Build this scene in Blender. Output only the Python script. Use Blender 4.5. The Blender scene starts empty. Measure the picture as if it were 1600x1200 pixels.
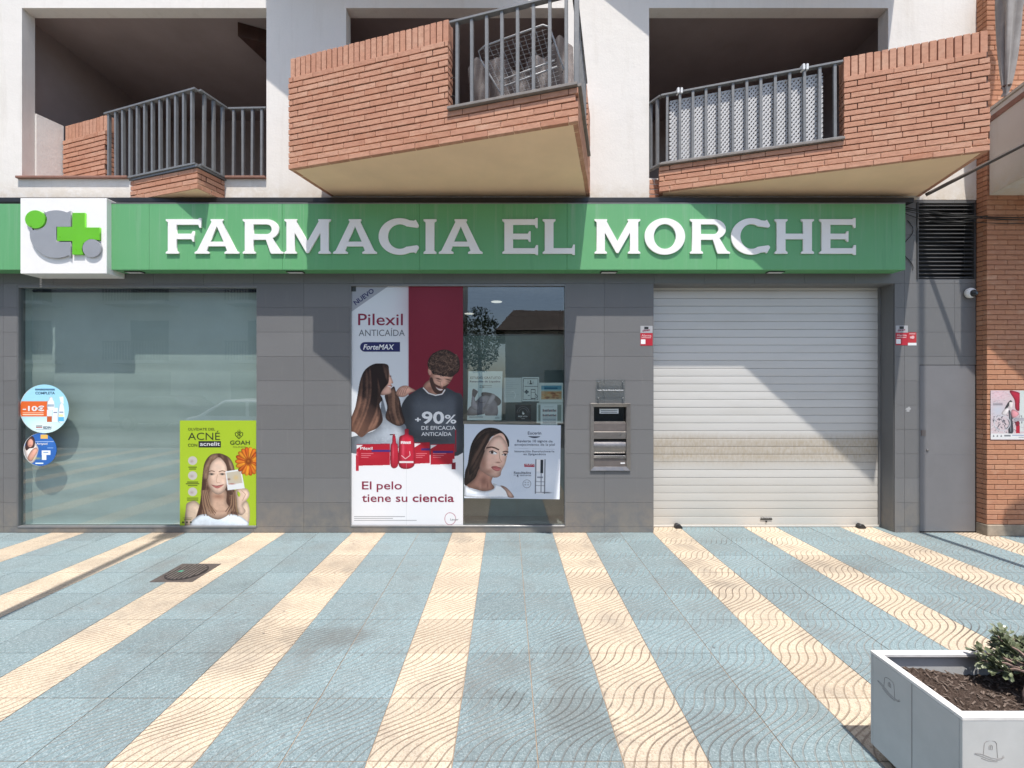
import bpy, bmesh, math, random
import numpy as np
from mathutils import Vector, Matrix

R = math.radians
random.seed(7); np.random.seed(7)
scene = bpy.context.scene
COL = scene.collection

# ------------------------------------------------------------------ camera
# metres; facade plane is y = 0, pavement z = 0, street side is -y
CAM_D, CAM_H, FPX = 5.054, 1.76, 659.0
VPX, VPY = 792.5, 602.5
cam_data = bpy.data.cameras.new('camera')
cam = bpy.data.objects.new('camera', cam_data); COL.objects.link(cam)
cam.location = (0, -CAM_D, CAM_H); cam.rotation_euler = (R(90), 0, 0)
cam_data.sensor_width = 36.0; cam_data.lens = 36.0 * FPX / 1600.0
cam_data.shift_x = (800 - VPX) / 1600.0; cam_data.shift_y = (VPY - 600) / 1600.0
cam_data.clip_end = 600; cam_data.clip_start = 0.05
scene.camera = cam

# ------------------------------------------------------------------ sky and sun
SUN = Vector((-0.02, 0.345, -1.0)).normalized()          # direction the light travels
el = math.asin(-SUN.z); az = math.atan2(-SUN.x, -SUN.y)  # azimuth of the sun from +y, clockwise
world = bpy.data.worlds.new('World'); scene.world = world; world.use_nodes = True
wn = world.node_tree; wn.nodes.clear()
sky = wn.nodes.new('ShaderNodeTexSky'); sky.sky_type = 'NISHITA'; sky.sun_disc = False
sky.sun_elevation = el; sky.sun_rotation = az; sky.air_density = 1.0; sky.dust_density = 1.6; sky.ozone_density = 1.0
bg = wn.nodes.new('ShaderNodeBackground'); bg.inputs[1].default_value = 0.15
wo = wn.nodes.new('ShaderNodeOutputWorld')
wn.links.new(sky.outputs[0], bg.inputs[0]); wn.links.new(bg.outputs[0], wo.inputs[0])
sl = bpy.data.lights.new('sun', 'SUN'); sl.energy = 3.9; sl.angle = R(0.53); sl.color = (1.0, 0.955, 0.90)
so = bpy.data.objects.new('sun', sl); COL.objects.link(so)
so.rotation_euler = SUN.to_track_quat('-Z', 'Y').to_euler()
scene.view_settings.view_transform = 'Standard'; scene.view_settings.look = 'None'
scene.view_settings.exposure = 0.74; scene.view_settings.gamma = 1.0
scene.view_settings.use_curve_mapping = False
scene.render.engine = 'CYCLES'
scene.cycles.max_bounces = 8; scene.cycles.diffuse_bounces = 4; scene.cycles.glossy_bounces = 4
scene.cycles.transparent_max_bounces = 12; scene.cycles.use_denoising = True
scene.cycles.caustics_reflective = False; scene.cycles.caustics_refractive = False
scene.cycles.sample_clamp_indirect = 6

# ------------------------------------------------------------------ helpers
def WX(px, y=0.0): return (px - VPX) * (CAM_D + y) / FPX           # photo column -> metres at depth y
def WZ(py, y=0.0): return CAM_H + (VPY - py) * (CAM_D + y) / FPX   # photo row -> height at depth y

POS = {}
def wpos(o): return POS[o.name] if o is not None else Vector((0, 0, 0))
def link(o, parent=None, loc=(0, 0, 0), rot=None):
    COL.objects.link(o); loc = Vector(loc); POS[o.name] = loc
    if parent is not None: o.parent = parent; o.location = loc - wpos(parent)
    else: o.location = loc
    if rot is not None: o.rotation_euler = rot
    return o
def tag(o, label, cat=None, group=None, kind=None):
    if label: o['label'] = label
    if cat: o['category'] = cat
    if group: o['group'] = group
    if kind: o['kind'] = kind
    return o
def thing(name, label, cat, loc=(0, 0, 0), group=None, kind=None):
    return tag(link(bpy.data.objects.new(name, None), None, loc), label, cat, group, kind)
def mesh_obj(name, me, mat, parent=None, loc=(0, 0, 0), rot=None):
    o = bpy.data.objects.new(name, me)
    if mat is not None and len(me.materials) == 0:
        for m in (mat if isinstance(mat, (list, tuple)) else [mat]): me.materials.append(m)
    return link(o, parent, loc, rot)
def pydata(name, vs, fs, mat=None, parent=None, loc=(0, 0, 0), rot=None, smooth=False, mi=None):
    me = bpy.data.meshes.new(name); me.from_pydata([tuple(v) for v in vs], [], fs); me.update()
    o = mesh_obj(name, me, mat, parent, loc, rot)
    if mi: me.polygons.foreach_set('material_index', mi)
    if smooth: me.polygons.foreach_set('use_smooth', [True] * len(me.polygons))
    return o
class MB:
    """collects shapes (world coordinates relative to loc) that become ONE mesh object"""
    def __init__(s): s.v = []; s.f = []
    def add(s, vs, fs):
        n = len(s.v); s.v += [tuple(v) for v in vs]; s.f += [tuple(i + n for i in f) for f in fs]; return s
    def box(s, x0, x1, y0, y1, z0, z1, M=None):
        vs = [Vector((x, y, z)) for z in (z0, z1) for y in (y0, y1) for x in (x0, x1)]
        if M is not None: vs = [M @ v for v in vs]
        return s.add(vs, [(0, 2, 3, 1), (4, 5, 7, 6), (0, 1, 5, 4), (2, 6, 7, 3), (0, 4, 6, 2), (1, 3, 7, 5)])
    def tube(s, pts, r, n=8, cap=True):
        pts = [Vector(p) for p in pts]; rs = r if isinstance(r, (list, tuple)) else [r] * len(pts)
        rings = []; ref = None
        for i, p in enumerate(pts):
            d = (pts[min(i + 1, len(pts) - 1)] - pts[max(i - 1, 0)]).normalized()
            if ref is None: ref = Vector((0, 0, 1)) if abs(d.z) < .9 else Vector((1, 0, 0))
            a = d.cross(ref).normalized(); b = d.cross(a).normalized()
            rings.append([p + (a * math.cos(2 * math.pi * k / n) + b * math.sin(2 * math.pi * k / n)) * rs[i] for k in range(n)])
        vs = [v for r_ in rings for v in r_]; fs = []
        for i in range(len(pts) - 1):
            for k in range(n):
                fs.append((i * n + k, i * n + (k + 1) % n, (i + 1) * n + (k + 1) % n, (i + 1) * n + k))
        if cap: fs.append(tuple(range(n))[::-1]); fs.append(tuple((len(pts) - 1) * n + k for k in range(n)))
        return s.add(vs, fs)
    def prism(s, poly, z0, z1):
        n = len(poly); vs = [(x, y, z0) for x, y in poly] + [(x, y, z1) for x, y in poly]
        fs = [tuple(range(n))[::-1], tuple(range(n, 2 * n))] + [(i, (i + 1) % n, n + (i + 1) % n, n + i) for i in range(n)]
        return s.add(vs, fs)
    def prism_y(s, poly, y0, y1):      # outline in x,z, extruded along y
        n = len(poly); vs = [(x, y0, z) for x, z in poly] + [(x, y1, z) for x, z in poly]
        fs = [tuple(range(n)), tuple(range(n, 2 * n))[::-1]] + [(i, n + i, n + (i + 1) % n, (i + 1) % n) for i in range(n)]
        return s.add(vs, fs)
    def lathe(s, prof, n=16, axis='z', c=(0, 0, 0)):
        vs = []; fs = []; c = Vector(c)
        for r, h in prof:
            for k in range(n):
                a = 2 * math.pi * k / n
                v = Vector((r * math.cos(a), r * math.sin(a), h))
                if axis == 'y': v = Vector((v.x, -h, v.y))
                if axis == 'x': v = Vector((h, v.x, v.y))
                vs.append(c + v)
        for i in range(len(prof) - 1):
            for k in range(n): fs.append((i * n + k, i * n + (k + 1) % n, (i + 1) * n + (k + 1) % n, (i + 1) * n + k))
        fs.append(tuple(range(n))[::-1]); fs.append(tuple((len(prof) - 1) * n + k for k in range(n)))
        return s.add(vs, fs)
    def build(s, name, mat, parent=None, loc=None, bevel=0.0, smooth=False, seg=1):
        base = Vector(loc) if loc is not None else (wpos(parent) if parent is not None else Vector((0, 0, 0)))
        me = bpy.data.meshes.new(name); me.from_pydata([tuple(Vector(v) - base) for v in s.v], [], s.f)
        bm = bmesh.new(); bm.from_mesh(me); bmesh.ops.recalc_face_normals(bm, faces=bm.faces)
        if bevel > 0:
            es = [e for e in bm.edges if len(e.link_faces) == 2 and e.calc_face_angle(0) > R(35)]
            bmesh.ops.bevel(bm, geom=es, offset=bevel, segments=seg, profile=.5, affect='EDGES', clamp_overlap=True)
        bm.to_mesh(me); bm.free()
        if smooth: me.polygons.foreach_set('use_smooth', [True] * len(me.polygons))
        return mesh_obj(name, me, mat, parent, base)
_boxes = {}
def piece(name, L, D, H, mat, parent, loc, rot=None, bevel=.002):
    """a box part sharing its mesh with alike pieces"""
    k = (round(L, 3), round(D, 3), round(H, 3), bevel, mat.name)
    if k not in _boxes:
        bm = bmesh.new(); bmesh.ops.create_cube(bm, size=1)
        for v in bm.verts: v.co = Vector((v.co.x * L, v.co.y * D, v.co.z * H))
        if bevel: bmesh.ops.bevel(bm, geom=list(bm.edges), offset=bevel, segments=1, affect='EDGES')
        me = bpy.data.meshes.new(name); bm.to_mesh(me); bm.free(); me.materials.append(mat); _boxes[k] = me
    return link(bpy.data.objects.new(name, _boxes[k]), parent, loc, rot)

def holed_wall(x0, x1, z0, z1, holes, y0, y1):
    """slab between y0 (street) and y1 with rectangular holes; returns MB or None"""
    xs = sorted({x0, x1, *[min(max(h[i], x0), x1) for h in holes for i in (0, 1)]})
    zs = sorted({z0, z1, *[min(max(h[i], z0), z1) for h in holes for i in (2, 3)]})
    def solid(i, j):
        if i < 0 or j < 0 or i >= len(xs) - 1 or j >= len(zs) - 1: return False
        cx, cz = (xs[i] + xs[i + 1]) / 2, (zs[j] + zs[j + 1]) / 2
        return not any(h[0] < cx < h[1] and h[2] < cz < h[3] for h in holes)
    V = {}; vs = []; fs = []
    def vid(i, j, k):
        if (i, j, k) not in V: V[(i, j, k)] = len(vs); vs.append((xs[i], (y0, y1)[k], zs[j]))
        return V[(i, j, k)]
    for i in range(len(xs) - 1):
        for j in range(len(zs) - 1):
            if not solid(i, j): continue
            fs.append((vid(i, j, 0), vid(i + 1, j, 0), vid(i + 1, j + 1, 0), vid(i, j + 1, 0)))
            fs.append((vid(i, j, 1), vid(i, j + 1, 1), vid(i + 1, j + 1, 1), vid(i + 1, j, 1)))
            if not solid(i - 1, j): fs.append((vid(i, j, 0), vid(i, j + 1, 0), vid(i, j + 1, 1), vid(i, j, 1)))
            if not solid(i + 1, j): fs.append((vid(i + 1, j, 0), vid(i + 1, j, 1), vid(i + 1, j + 1, 1), vid(i + 1, j + 1, 0)))
            if not solid(i, j - 1): fs.append((vid(i, j, 0), vid(i, j, 1), vid(i + 1, j, 1), vid(i + 1, j, 0)))
            if not solid(i, j + 1): fs.append((vid(i, j + 1, 0), vid(i + 1, j + 1, 0), vid(i + 1, j + 1, 1), vid(i, j + 1, 1)))
    if not fs: return None
    m = MB(); m.v = vs; m.f = fs; return m

# ------------------------------------------------------------------ materials
def s2l(c):
    return tuple(((x / 255) / 12.92 if x / 255 <= .04045 else ((x / 255 + .055) / 1.055) ** 2.4) for x in c)
class NT:
    def __init__(s, name):
        s.m = bpy.data.materials.new(name); s.m.use_nodes = True; s.t = s.m.node_tree; s.t.nodes.clear()
        s.out = s.n('ShaderNodeOutputMaterial')
    def n(s, typ, **kw):
        nd = s.t.nodes.new(typ)
        for k, v in kw.items(): setattr(nd, k, v)
        return nd
    def l(s, a, b): s.t.links.new(a, b)
    def put(s, sock, v):
        if hasattr(v, 'links') or isinstance(v, bpy.types.NodeSocket): s.l(v, sock)
        elif isinstance(v, (tuple, list)) and len(v) == 3 and sock.type == 'RGBA': sock.default_value = (*v, 1)
        else: sock.default_value = v
    def math(s, op, a, b=0.0, c=None):
        nd = s.n('ShaderNodeMath', operation=op); s.put(nd.inputs[0], a); s.put(nd.inputs[1], b)
        if c is not None: s.put(nd.inputs[2], c)
        return nd.outputs[0]
    def mix(s, f, a, b, blend='MIX'):
        nd = s.n('ShaderNodeMix', data_type='RGBA', blend_type=blend)
        s.put(nd.inputs[0], f); s.put(nd.inputs[6], a); s.put(nd.inputs[7], b); return nd.outputs[2]
    def ramp(s, f, stops):
        nd = s.n('ShaderNodeValToRGB'); cr = nd.color_ramp
        while len(cr.elements) < len(stops): cr.elements.new(.5)
        for e, (p, c) in zip(cr.elements, stops): e.position = p; e.color = (*c, 1) if len(c) == 3 else c
        s.l(f, nd.inputs[0]); return nd.outputs[0]
    def mapr(s, f, a, b, c, d):
        nd = s.n('ShaderNodeMapRange'); s.l(f, nd.inputs[0])
        for i, v in enumerate((a, b, c, d)): nd.inputs[i + 1].default_value = v
        return nd.outputs[0]
    def coord(s, which='Object'): return s.n('ShaderNodeTexCoord').outputs[which]
    def pos(s): return s.n('ShaderNodeNewGeometry').outputs['Position']
    def mapping(s, v, scale=(1, 1, 1), loc=(0, 0, 0)):
        nd = s.n('ShaderNodeMapping'); s.l(v, nd.inputs[0]); nd.inputs['Scale'].default_value = scale; nd.inputs['Location'].default_value = loc
        return nd.outputs[0]
    def noise(s, v, scale, detail=4, rough=.55, out=0, w=None):
        nd = s.n('ShaderNodeTexNoise'); s.l(v, nd.inputs['Vector']); nd.inputs['Scale'].default_value = scale
        nd.inputs['Detail'].default_value = detail; nd.inputs['Roughness'].default_value = rough; return nd.outputs[out]
    def voronoi(s, v, scale, out='Color', feature='F1'):
        nd = s.n('ShaderNodeTexVoronoi', feature=feature); s.l(v, nd.inputs['Vector']); nd.inputs['Scale'].default_value = scale; return nd.outputs[out]
    def rnd(s): return s.n('ShaderNodeObjectInfo').outputs['Random']
    def bump(s, h, strength=.5, dist=.01, normal=None):
        nd = s.n('ShaderNodeBump'); s.l(h, nd.inputs['Height']); nd.inputs['Strength'].default_value = strength; nd.inputs['Distance'].default_value = dist
        if normal is not None: s.l(normal, nd.inputs['Normal'])
        return nd.outputs[0]
    def pbr(s, col, rough=.6, metal=0.0, normal=None, spec=.5, **kw):
        b = s.n('ShaderNodeBsdfPrincipled'); s.put(b.inputs['Base Color'], col); s.put(b.inputs['Roughness'], rough); s.put(b.inputs['Metallic'], metal)
        b.inputs['Specular IOR Level'].default_value = spec
        if normal is not None: s.l(normal, b.inputs['Normal'])
        for k, v in kw.items(): s.put(b.inputs[k], v)
        s.l(b.outputs[0], s.out.inputs[0]); return s.m

def m_paint(name, col, rough=.5, metal=0.0, var=.12, scale=6, bump=.0, bscale=60, spec=.5, streak=False):
    n = NT(name); p = n.pos()
    q = n.mapping(p, (1, 1, .15)) if streak else p
    f = n.mapr(n.noise(q, scale, 5, .6), .3, .7, 1 - var, 1 + var)
    cc = n.n('ShaderNodeCombineColor')
    for i in range(3): n.l(f, cc.inputs[i])
    c = n.mix(1.0, tuple(col), cc.outputs[0], 'MULTIPLY')
    nm = n.bump(n.noise(p, bscale, 4), bump, .004) if bump else None
    r = n.mapr(n.noise(p, scale * 3, 3), .3, .7, max(.02, rough - .08), min(1, rough + .08))
    return n.pbr(c, r, metal, nm, spec)

def m_plaster(name, col, stain=.25):
    n = NT(name); p = n.pos()
    big = n.noise(p, .9, 6, .65); st = n.noise(n.mapping(p, (5, 5, .45)), 1.6, 6, .65)
    c = n.mix(n.mapr(big, .35, .7, 0, .6), tuple(col), tuple(x * .90 for x in col))
    c = n.mix(n.mapr(st, .52, .78, 0, stain), c, (.42, .36, .28))
    fine = n.noise(p, 38, 8, .7)
    c = n.mix(n.mapr(fine, .4, .75, 0, .18), c, tuple(x * .78 for x in col))
    sep = n.n('ShaderNodeSeparateXYZ'); n.l(p, sep.inputs[0])
    band = n.mapr(n.math('ADD', sep.outputs[2], n.math('MULTIPLY', n.noise(p, 3.5, 6, .7), .45)), 4.18, 4.48, 1, 0)
    c = n.mix(n.math('MULTIPLY', band, n.mapr(n.noise(p, 7, 6, .75), .4, .6, 0, .85)), c, (.56, .47, .35))
    nm = n.bump(fine, .2, .010, n.bump(n.noise(p, 5, 5, .6), .2, .02))
    return n.pbr(c, .9, 0, nm, .2)

def m_brick(name, cols, bump=.5):
    n = NT(name); r = n.rnd(); o = n.coord('Object')
    add = n.n('ShaderNodeVectorMath', operation='ADD'); n.l(o, add.inputs[0])
    cmb = n.n('ShaderNodeCombineXYZ'); n.l(n.math('MULTIPLY', r, 57.0), cmb.inputs[0]); n.l(n.math('MULTIPLY', r, 31.0), cmb.inputs[2]); n.l(cmb.outputs[0], add.inputs[1])
    v = add.outputs[0]
    base = n.ramp(r, [(i / (len(cols) - 1), c) for i, c in enumerate(cols)])
    mott = n.noise(n.mapping(v, (1, 1, 2.2)), 14, 6, .7)
    c = n.mix(n.mapr(mott, .46, .68, 0, .55), base, (.33, .145, .09))
    c = n.mix(n.mapr(n.noise(v, 7, 4), .55, .8, 0, .4), c, (.62, .42, .30))
    c = n.mix(n.mapr(n.noise(v, 90, 3, .8), .62, .75, 0, .5), c, (.17, .08, .06))
    nm = n.bump(n.noise(n.mapping(v, (.5, 1, 1.5)), 60, 5, .7), bump, .004)
    return n.pbr(c, .85, 0, nm, .25)

# worn, stained patches of the pavement: x, y, half widths, strength
STAINS = [(-1.32, -2.12, .42, .16, .55), (.02, -2.70, .13, .10, .95), (-.42, -2.62, .20, .14, .5), (.40, -2.75, .22, .42, .75), (.42, -2.35, .20, .25, .5), (1.05, -2.95, .34, .22, .6), (1.35, -2.55, .30, .20, .4),
          (-.95, -2.75, .45, .12, .4), (-1.9, -2.2, .5, .3, .3), (.78, -2.72, .22, .22, .45), (2.1, -1.5, .6, .3, .3), (-2.5, -1.5, .6, .25, .25), (-.75, -3.0, .3, .15, .4), (.15, -3.05, .5, .12, .4), (3.1, -1.0, .5, .2, .3), (-.6, -.25, .3, .1, .4)]
def m_tile(name, col, groove, gmix, speck):
    n = NT(name); p = n.pos(); sep = n.n('ShaderNodeSeparateXYZ'); n.l(p, sep.inputs[0]); x, y = sep.outputs[0], sep.outputs[1]
    T = .4; s = T / 7; c8 = 8 / 7; B = .72 * T / (2 * math.pi)
    yy = n.math('MULTIPLY', n.math('ADD', y, .277), 2 * math.pi / T)
    u = n.math('ADD', n.math('SUBTRACT', x, n.math('MULTIPLY', y, c8)), n.math('MULTIPLY', n.math('SINE', yy), B))
    u = n.math('ADD', u, n.math('MULTIPLY', n.math('SUBTRACT', n.noise(p, 9, 2), .5), .006))
    fr = n.math('ABSOLUTE', n.math('SUBTRACT', n.math('FRACT', n.math('DIVIDE', u, s)), .5))     # .5 at groove centre
    # the groove is narrower across its run where the wave runs flat
    slope = n.math('ADD', c8, n.math('MULTIPLY', n.math('COSINE', yy), -.72))
    wid = n.math('MULTIPLY', n.math('SQRT', n.math('ADD', n.math('MULTIPLY', slope, slope), 1.0)), .070)
    gd = n.math('DIVIDE', n.math('SUBTRACT', .5, fr), wid)        # 0 centre .. 1 edge
    g = n.n('ShaderNodeMapRange', interpolation_type='SMOOTHSTEP'); n.l(gd, g.inputs[0])
    g.inputs[1].default_value = .45; g.inputs[2].default_value = 1.3; g.inputs[3].default_value = 1; g.inputs[4].default_value = 0
    groove_f = g.outputs[0]
    wear = n.mapr(n.noise(p, 2.3, 5, .65), .32, .62, .25, 1.0)
    sp = n.voronoi(p, 175, 'Color'); spv = n.n('ShaderNodeSeparateColor'); n.l(sp, spv.inputs[0])
    var = n.ramp(n.rnd(), [(0, (.74, .74, .74)), (.10, (.88, .88, .88)), (.55, (1.0, 1.0, 1.0)), (1, (1.09, 1.09, 1.09))])
    hsv = n.n('ShaderNodeHueSaturation'); hsv.inputs['Color'].default_value = (*col, 1); n.l(var, hsv.inputs['Value'])
    base = n.mix(n.mapr(n.noise(p, .75, 6, .6), .35, .68, 0, .45), hsv.outputs[0], tuple(v * k for v, k in zip(col, (.86, .84, .80))))
    base = n.mix(n.mapr(spv.outputs[0], .60, 1, 0, .5), base, speck[0])
    base = n.mix(n.mapr(spv.outputs[1], .66, 1, 0, .6), base, speck[1])
    grime = n.noise(p, 1.4, 7, .7)
    base = n.mix(n.mapr(grime, .50, .72, 0, .5), base, (.13, .128, .12))
    rag = n.math('ADD', n.math('MULTIPLY', n.noise(n.mapping(p, (1, 1.6, 1)), 3.5, 8, .8), 1.25), n.math('MULTIPLY', n.noise(p, 45, 4, .8), .35)); tot = None
    for sx, sy, rx, ry, k in STAINS:
        dx = n.math('DIVIDE', n.math('SUBTRACT', x, sx), rx); dy = n.math('DIVIDE', n.math('SUBTRACT', y, sy), ry)
        d = n.math('ADD', n.math('SQRT', n.math('ADD', n.math('MULTIPLY', dx, dx), n.math('MULTIPLY', dy, dy))), n.math('MULTIPLY', n.math('SUBTRACT', rag, .8), 2.6))
        f = n.mapr(d, .55, 1.05, k, 0); tot = f if tot is None else n.math('MAXIMUM', tot, f)
    base = n.mix(n.math('MULTIPLY', tot, .42), base, (.105, .10, .09))
    stn = n.noise(n.mapping(p, (1.5, 1, 1), (3.7, 1.9, 0)), .8, 8, .72)
    base = n.mix(n.mapr(stn, .54, .70, 0, .5), base, (.115, .11, .10))
    dots = n.voronoi(n.mapping(p, (1, 1, 1)), 2.1, 'Distance')
    dj = n.math('ADD', dots, n.math('MULTIPLY', n.noise(p, 34, 3), .05))
    base = n.mix(n.math('MULTIPLY', n.math('LESS_THAN', dj, .055), .68), base, (.055, .05, .05))
    dots2 = n.voronoi(n.mapping(p, (1, 1, 1), (7.3, 3.1, 0)), 5.3, 'Distance')
    base = n.mix(n.math('MULTIPLY', n.math('LESS_THAN', n.math('ADD', dots2, n.math('MULTIPLY', n.noise(p, 60, 3), .12)), .115), .5), base, (.10, .085, .075))
    c = n.mix(n.math('MULTIPLY', n.math('MULTIPLY', groove_f, wear), gmix), base, groove)
    dirty = n.mapr(n.noise(n.mapping(p, (1.0, 1.6, 1)), 1.15, 3, .5), .62, .72, 0, .7)      # grooves filled with black dirt in places
    dirty = n.math('MAXIMUM', dirty, n.math('MULTIPLY', tot, .65)); c = n.mix(n.math('MINIMUM', n.math('MULTIPLY', groove_f, dirty), 1.0), c, (.05, .048, .045))
    h = n.math('ADD', n.math('MULTIPLY', groove_f, -1.0), n.math('MULTIPLY', spv.outputs[2], .12))
    nm = n.bump(h, .8, .004)
    return n.pbr(c, n.mapr(grime, .3, .7, .62, .8), 0, nm, .3)

def m_glass(name, tint, refl=1.0, rough=0.0):
    n = NT(name)
    tr = n.n('ShaderNodeBsdfTransparent'); tr.inputs[0].default_value = (*tint, 1)
    gl = n.n('ShaderNodeBsdfGlossy'); gl.inputs['Roughness'].default_value = rough; gl.inputs['Color'].default_value = (.93, .97, 1, 1)
    p = n.pos(); wob = n.bump(n.noise(p, 1.6, 2), .02, .02); n.l(wob, gl.inputs['Normal'])
    lw = n.n('ShaderNodeLayerWeight'); lw.inputs[0].default_value = .5      # Schlick, the same from both sides of the pane
    fz = n.math('ADD', .043, n.math('MULTIPLY', n.math('POWER', lw.outputs['Facing'], 5.0), .957))
    mx = n.n('ShaderNodeMixShader'); n.l(n.math('MINIMUM', n.math('MULTIPLY', fz, refl), 1.0), mx.inputs[0]); n.l(tr.outputs[0], mx.inputs[1]); n.l(gl.outputs[0], mx.inputs[2])
    n.l(mx.outputs[0], n.out.inputs[0]); return n.m

def m_print(name, rough=.45):
    n = NT(name); a = n.n('ShaderNodeAttribute', attribute_name='ink'); return n.pbr(a.outputs['Color'], rough, 0, None, .35)

def m_flat(name, col, rough=.5, metal=0.0, spec=.4):
    n = NT(name); f = n.noise(n.pos(), 25, 3)
    c = n.mix(n.mapr(f, .3, .7, 0, .12), tuple(col), tuple(v * .8 for v in col)); return n.pbr(c, rough, metal, None, spec)

M = {}
M['plaster'] = m_plaster('white_plaster', (.755, .715, .66))
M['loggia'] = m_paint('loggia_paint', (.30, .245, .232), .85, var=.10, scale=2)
M['cream'] = m_paint('soffit_paint', (.90, .63, .41), .85, var=.05, scale=2.5, bump=.15)
M['brick'] = m_brick('brick_clay', [(.46, .218, .135), (.53, .278, .182), (.48, .235, .152), (.56, .312, .21), (.51, .255, .162)])
M['brick2'] = m_brick('brick_clay_neighbour', [(.40, .185, .105), (.46, .225, .13), (.42, .20, .12), (.48, .25, .15)])
M['mortar'] = m_paint('mortar', (.085, .045, .036), .95, var=.2, scale=20)
M['mortar2'] = m_paint('mortar_neighbour', (.20, .13, .09), .95, var=.2, scale=20)
M['rail'] = m_paint('grey_rail_paint', (.165, .167, .167), .45, var=.12, scale=14, spec=.5)
M['sill'] = m_paint('terracotta_sill', (.25, .125, .09), .8, var=.15, scale=12)
def grey_tile():
    n = NT('grey_wall_tile'); p = n.pos(); r = n.rnd()
    c = n.ramp(r, [(0, (.140, .139, .138)), (.5, (.149, .148, .147)), (1, (.158, .157, .156))])
    c = n.mix(n.mapr(n.noise(p, 1.5, 5), .4, .7, 0, .25), c, (.13, .128, .13))
    c = n.mix(n.mapr(n.noise(n.mapping(p, (6, 6, .6)), 2, 5, .7), .58, .8, 0, .35), c, (.22, .21, .20))
    sep = n.n('ShaderNodeSeparateXYZ'); n.l(p, sep.inputs[0])
    low = n.math('MULTIPLY', n.mapr(sep.outputs[2], 0, .55, 1, 0), n.mapr(n.noise(p, 6, 6, .7), .36, .62, 0, .75))
    c = n.mix(low, c, (.24, .21, .17))
    c = n.mix(n.mapr(n.noise(p, 45, 3, .7), .66, .74, 0, .3), c, (.10, .095, .09))
    return n.pbr(c, n.mapr(n.noise(p, 9, 3), .3, .7, .42, .58), 0, n.bump(n.noise(p, 130, 3), .12, .002), .4)
M['gtile'] = grey_tile()
M['grout'] = m_paint('tile_grout', (.23, .22, .215), .9)
M['frame'] = m_paint('grey_aluminium', (.20, .20, .20), .4, .3, var=.08)
M['blind'] = m_paint('window_blind_fabric', (.47, .53, .52), .85, var=.05, scale=3)
M['dark'] = m_paint('dark_interior', (.055, .06, .058), .8)
M['black'] = m_paint('black_plastic', (.015, .015, .016), .45)
M['glass'] = m_glass('shop_glass', (.80, .86, .83), 2.7)
M['glass_dark'] = m_glass('dark_pane', (.35, .38, .38), 1.5)
def sign_green():
    n = NT('green_sign_panel'); p = n.pos()
    c = n.mix(n.mapr(n.noise(p, 1.1, 4), .35, .65, 0, .5), (.115, .35, .145), (.14, .37, .17))
    drip = n.noise(n.mapping(p, (14, 14, .5)), 1.3, 6, .65)
    sep = n.n('ShaderNodeSeparateXYZ'); n.l(p, sep.inputs[0])
    c = n.mix(n.math('MULTIPLY', n.mapr(drip, .52, .74, 0, .5), n.mapr(sep.outputs[2], 3.1, 3.86, .25, 1)), c, (.30, .42, .31))
    c = n.mix(n.mapr(n.noise(n.mapping(p, (9, 9, .4), (4, 0, 0)), 2.1, 5, .7), .60, .76, 0, .4), c, (.06, .19, .08))
    c = n.mix(n.mapr(n.noise(p, 55, 4, .75), .66, .73, 0, .35), c, (.06, .14, .07))
    return n.pbr(c, n.mapr(n.noise(p, 5, 4), .3, .7, .36, .55), 0, n.bump(n.noise(p, 2.2, 2), .12, .02), .4)
M['green'] = sign_green()
M['white_sign'] = m_paint('white_acrylic', (.82, .80, .77), .4, var=.02, spec=.5)
M['logo_green'] = m_paint('logo_green', (.13, .47, .02), .35, var=.03)
M['logo_grey'] = m_paint('logo_grey', (.33, .34, .36), .4, .2, var=.04)
def shutter_mat():
    n = NT('shutter_slat_aluminium'); p = n.pos(); sep = n.n('ShaderNodeSeparateXYZ'); n.l(p, sep.inputs[0]); z = sep.outputs[2]; x = sep.outputs[0]
    c = n.ramp(n.rnd(), [(0, (.555, .54, .51)), (1, (.60, .585, .555))])
    c = n.mix(n.mapr(n.noise(n.mapping(p, (.6, 1, 3)), 2.2, 5, .6), .45, .7, 0, .25), c, (.46, .44, .39))
    nz = n.math('MULTIPLY', n.math('SUBTRACT', n.noise(p, 1.2, 4), .5), .10)
    band = n.math('SUBTRACT', 1.0, n.mapr(n.math('ABSOLUTE', n.math('SUBTRACT', n.math('ADD', z, nz), .97)), .10, .24, 0, 1))
    dust = n.math('MULTIPLY', band, n.mapr(n.noise(n.mapping(p, (1, 1, .4)), 30, 6, .75), .3, .6, .35, .95))
    c = n.mix(n.math('MULTIPLY', dust, .85), c, (.37, .30, .21))
    c = n.mix(n.math('MULTIPLY', n.mapr(z, .2, 1.1, .28, 0), 1.0), c, (.50, .44, .33))
    c = n.mix(n.mapr(n.noise(p, 70, 4, .8), .64, .72, 0, .25), c, (.25, .22, .19))
    return n.pbr(c, .42, .1, n.bump(n.noise(n.mapping(p, (.5, 1, 30)), 8, 2), .05, .002), .4)
M['slat'] = shutter_mat()
M['steel'] = m_paint('brushed_steel', (.27, .25, .235), .36, .8, var=.12, scale=10)
M['steel_dark'] = m_paint('brushed_steel_panel', (.19, .165, .155), .42, .5, var=.1, scale=10)
M['chrome'] = m_flat('polished_steel', (.62, .62, .62), .15, 1.0)
M['tile_cream'] = m_tile('cream_paving', (.50, .42, .315), (.18, .13, .09), .88, ((.60, .52, .42), (.24, .16, .11)))
M['tile_blue'] = m_tile('blue_paving', (.178, .238, .250), (.225, .205, .18), .55, ((.38, .44, .45), (.07, .10, .115)))
M['pgrout'] = m_paint('paving_grout', (.27, .205, .15), .95, var=.3, scale=8)
M['planter'] = m_paint('planter_paint', (.43, .435, .43), .45, var=.08, scale=5, spec=.45)
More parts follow.
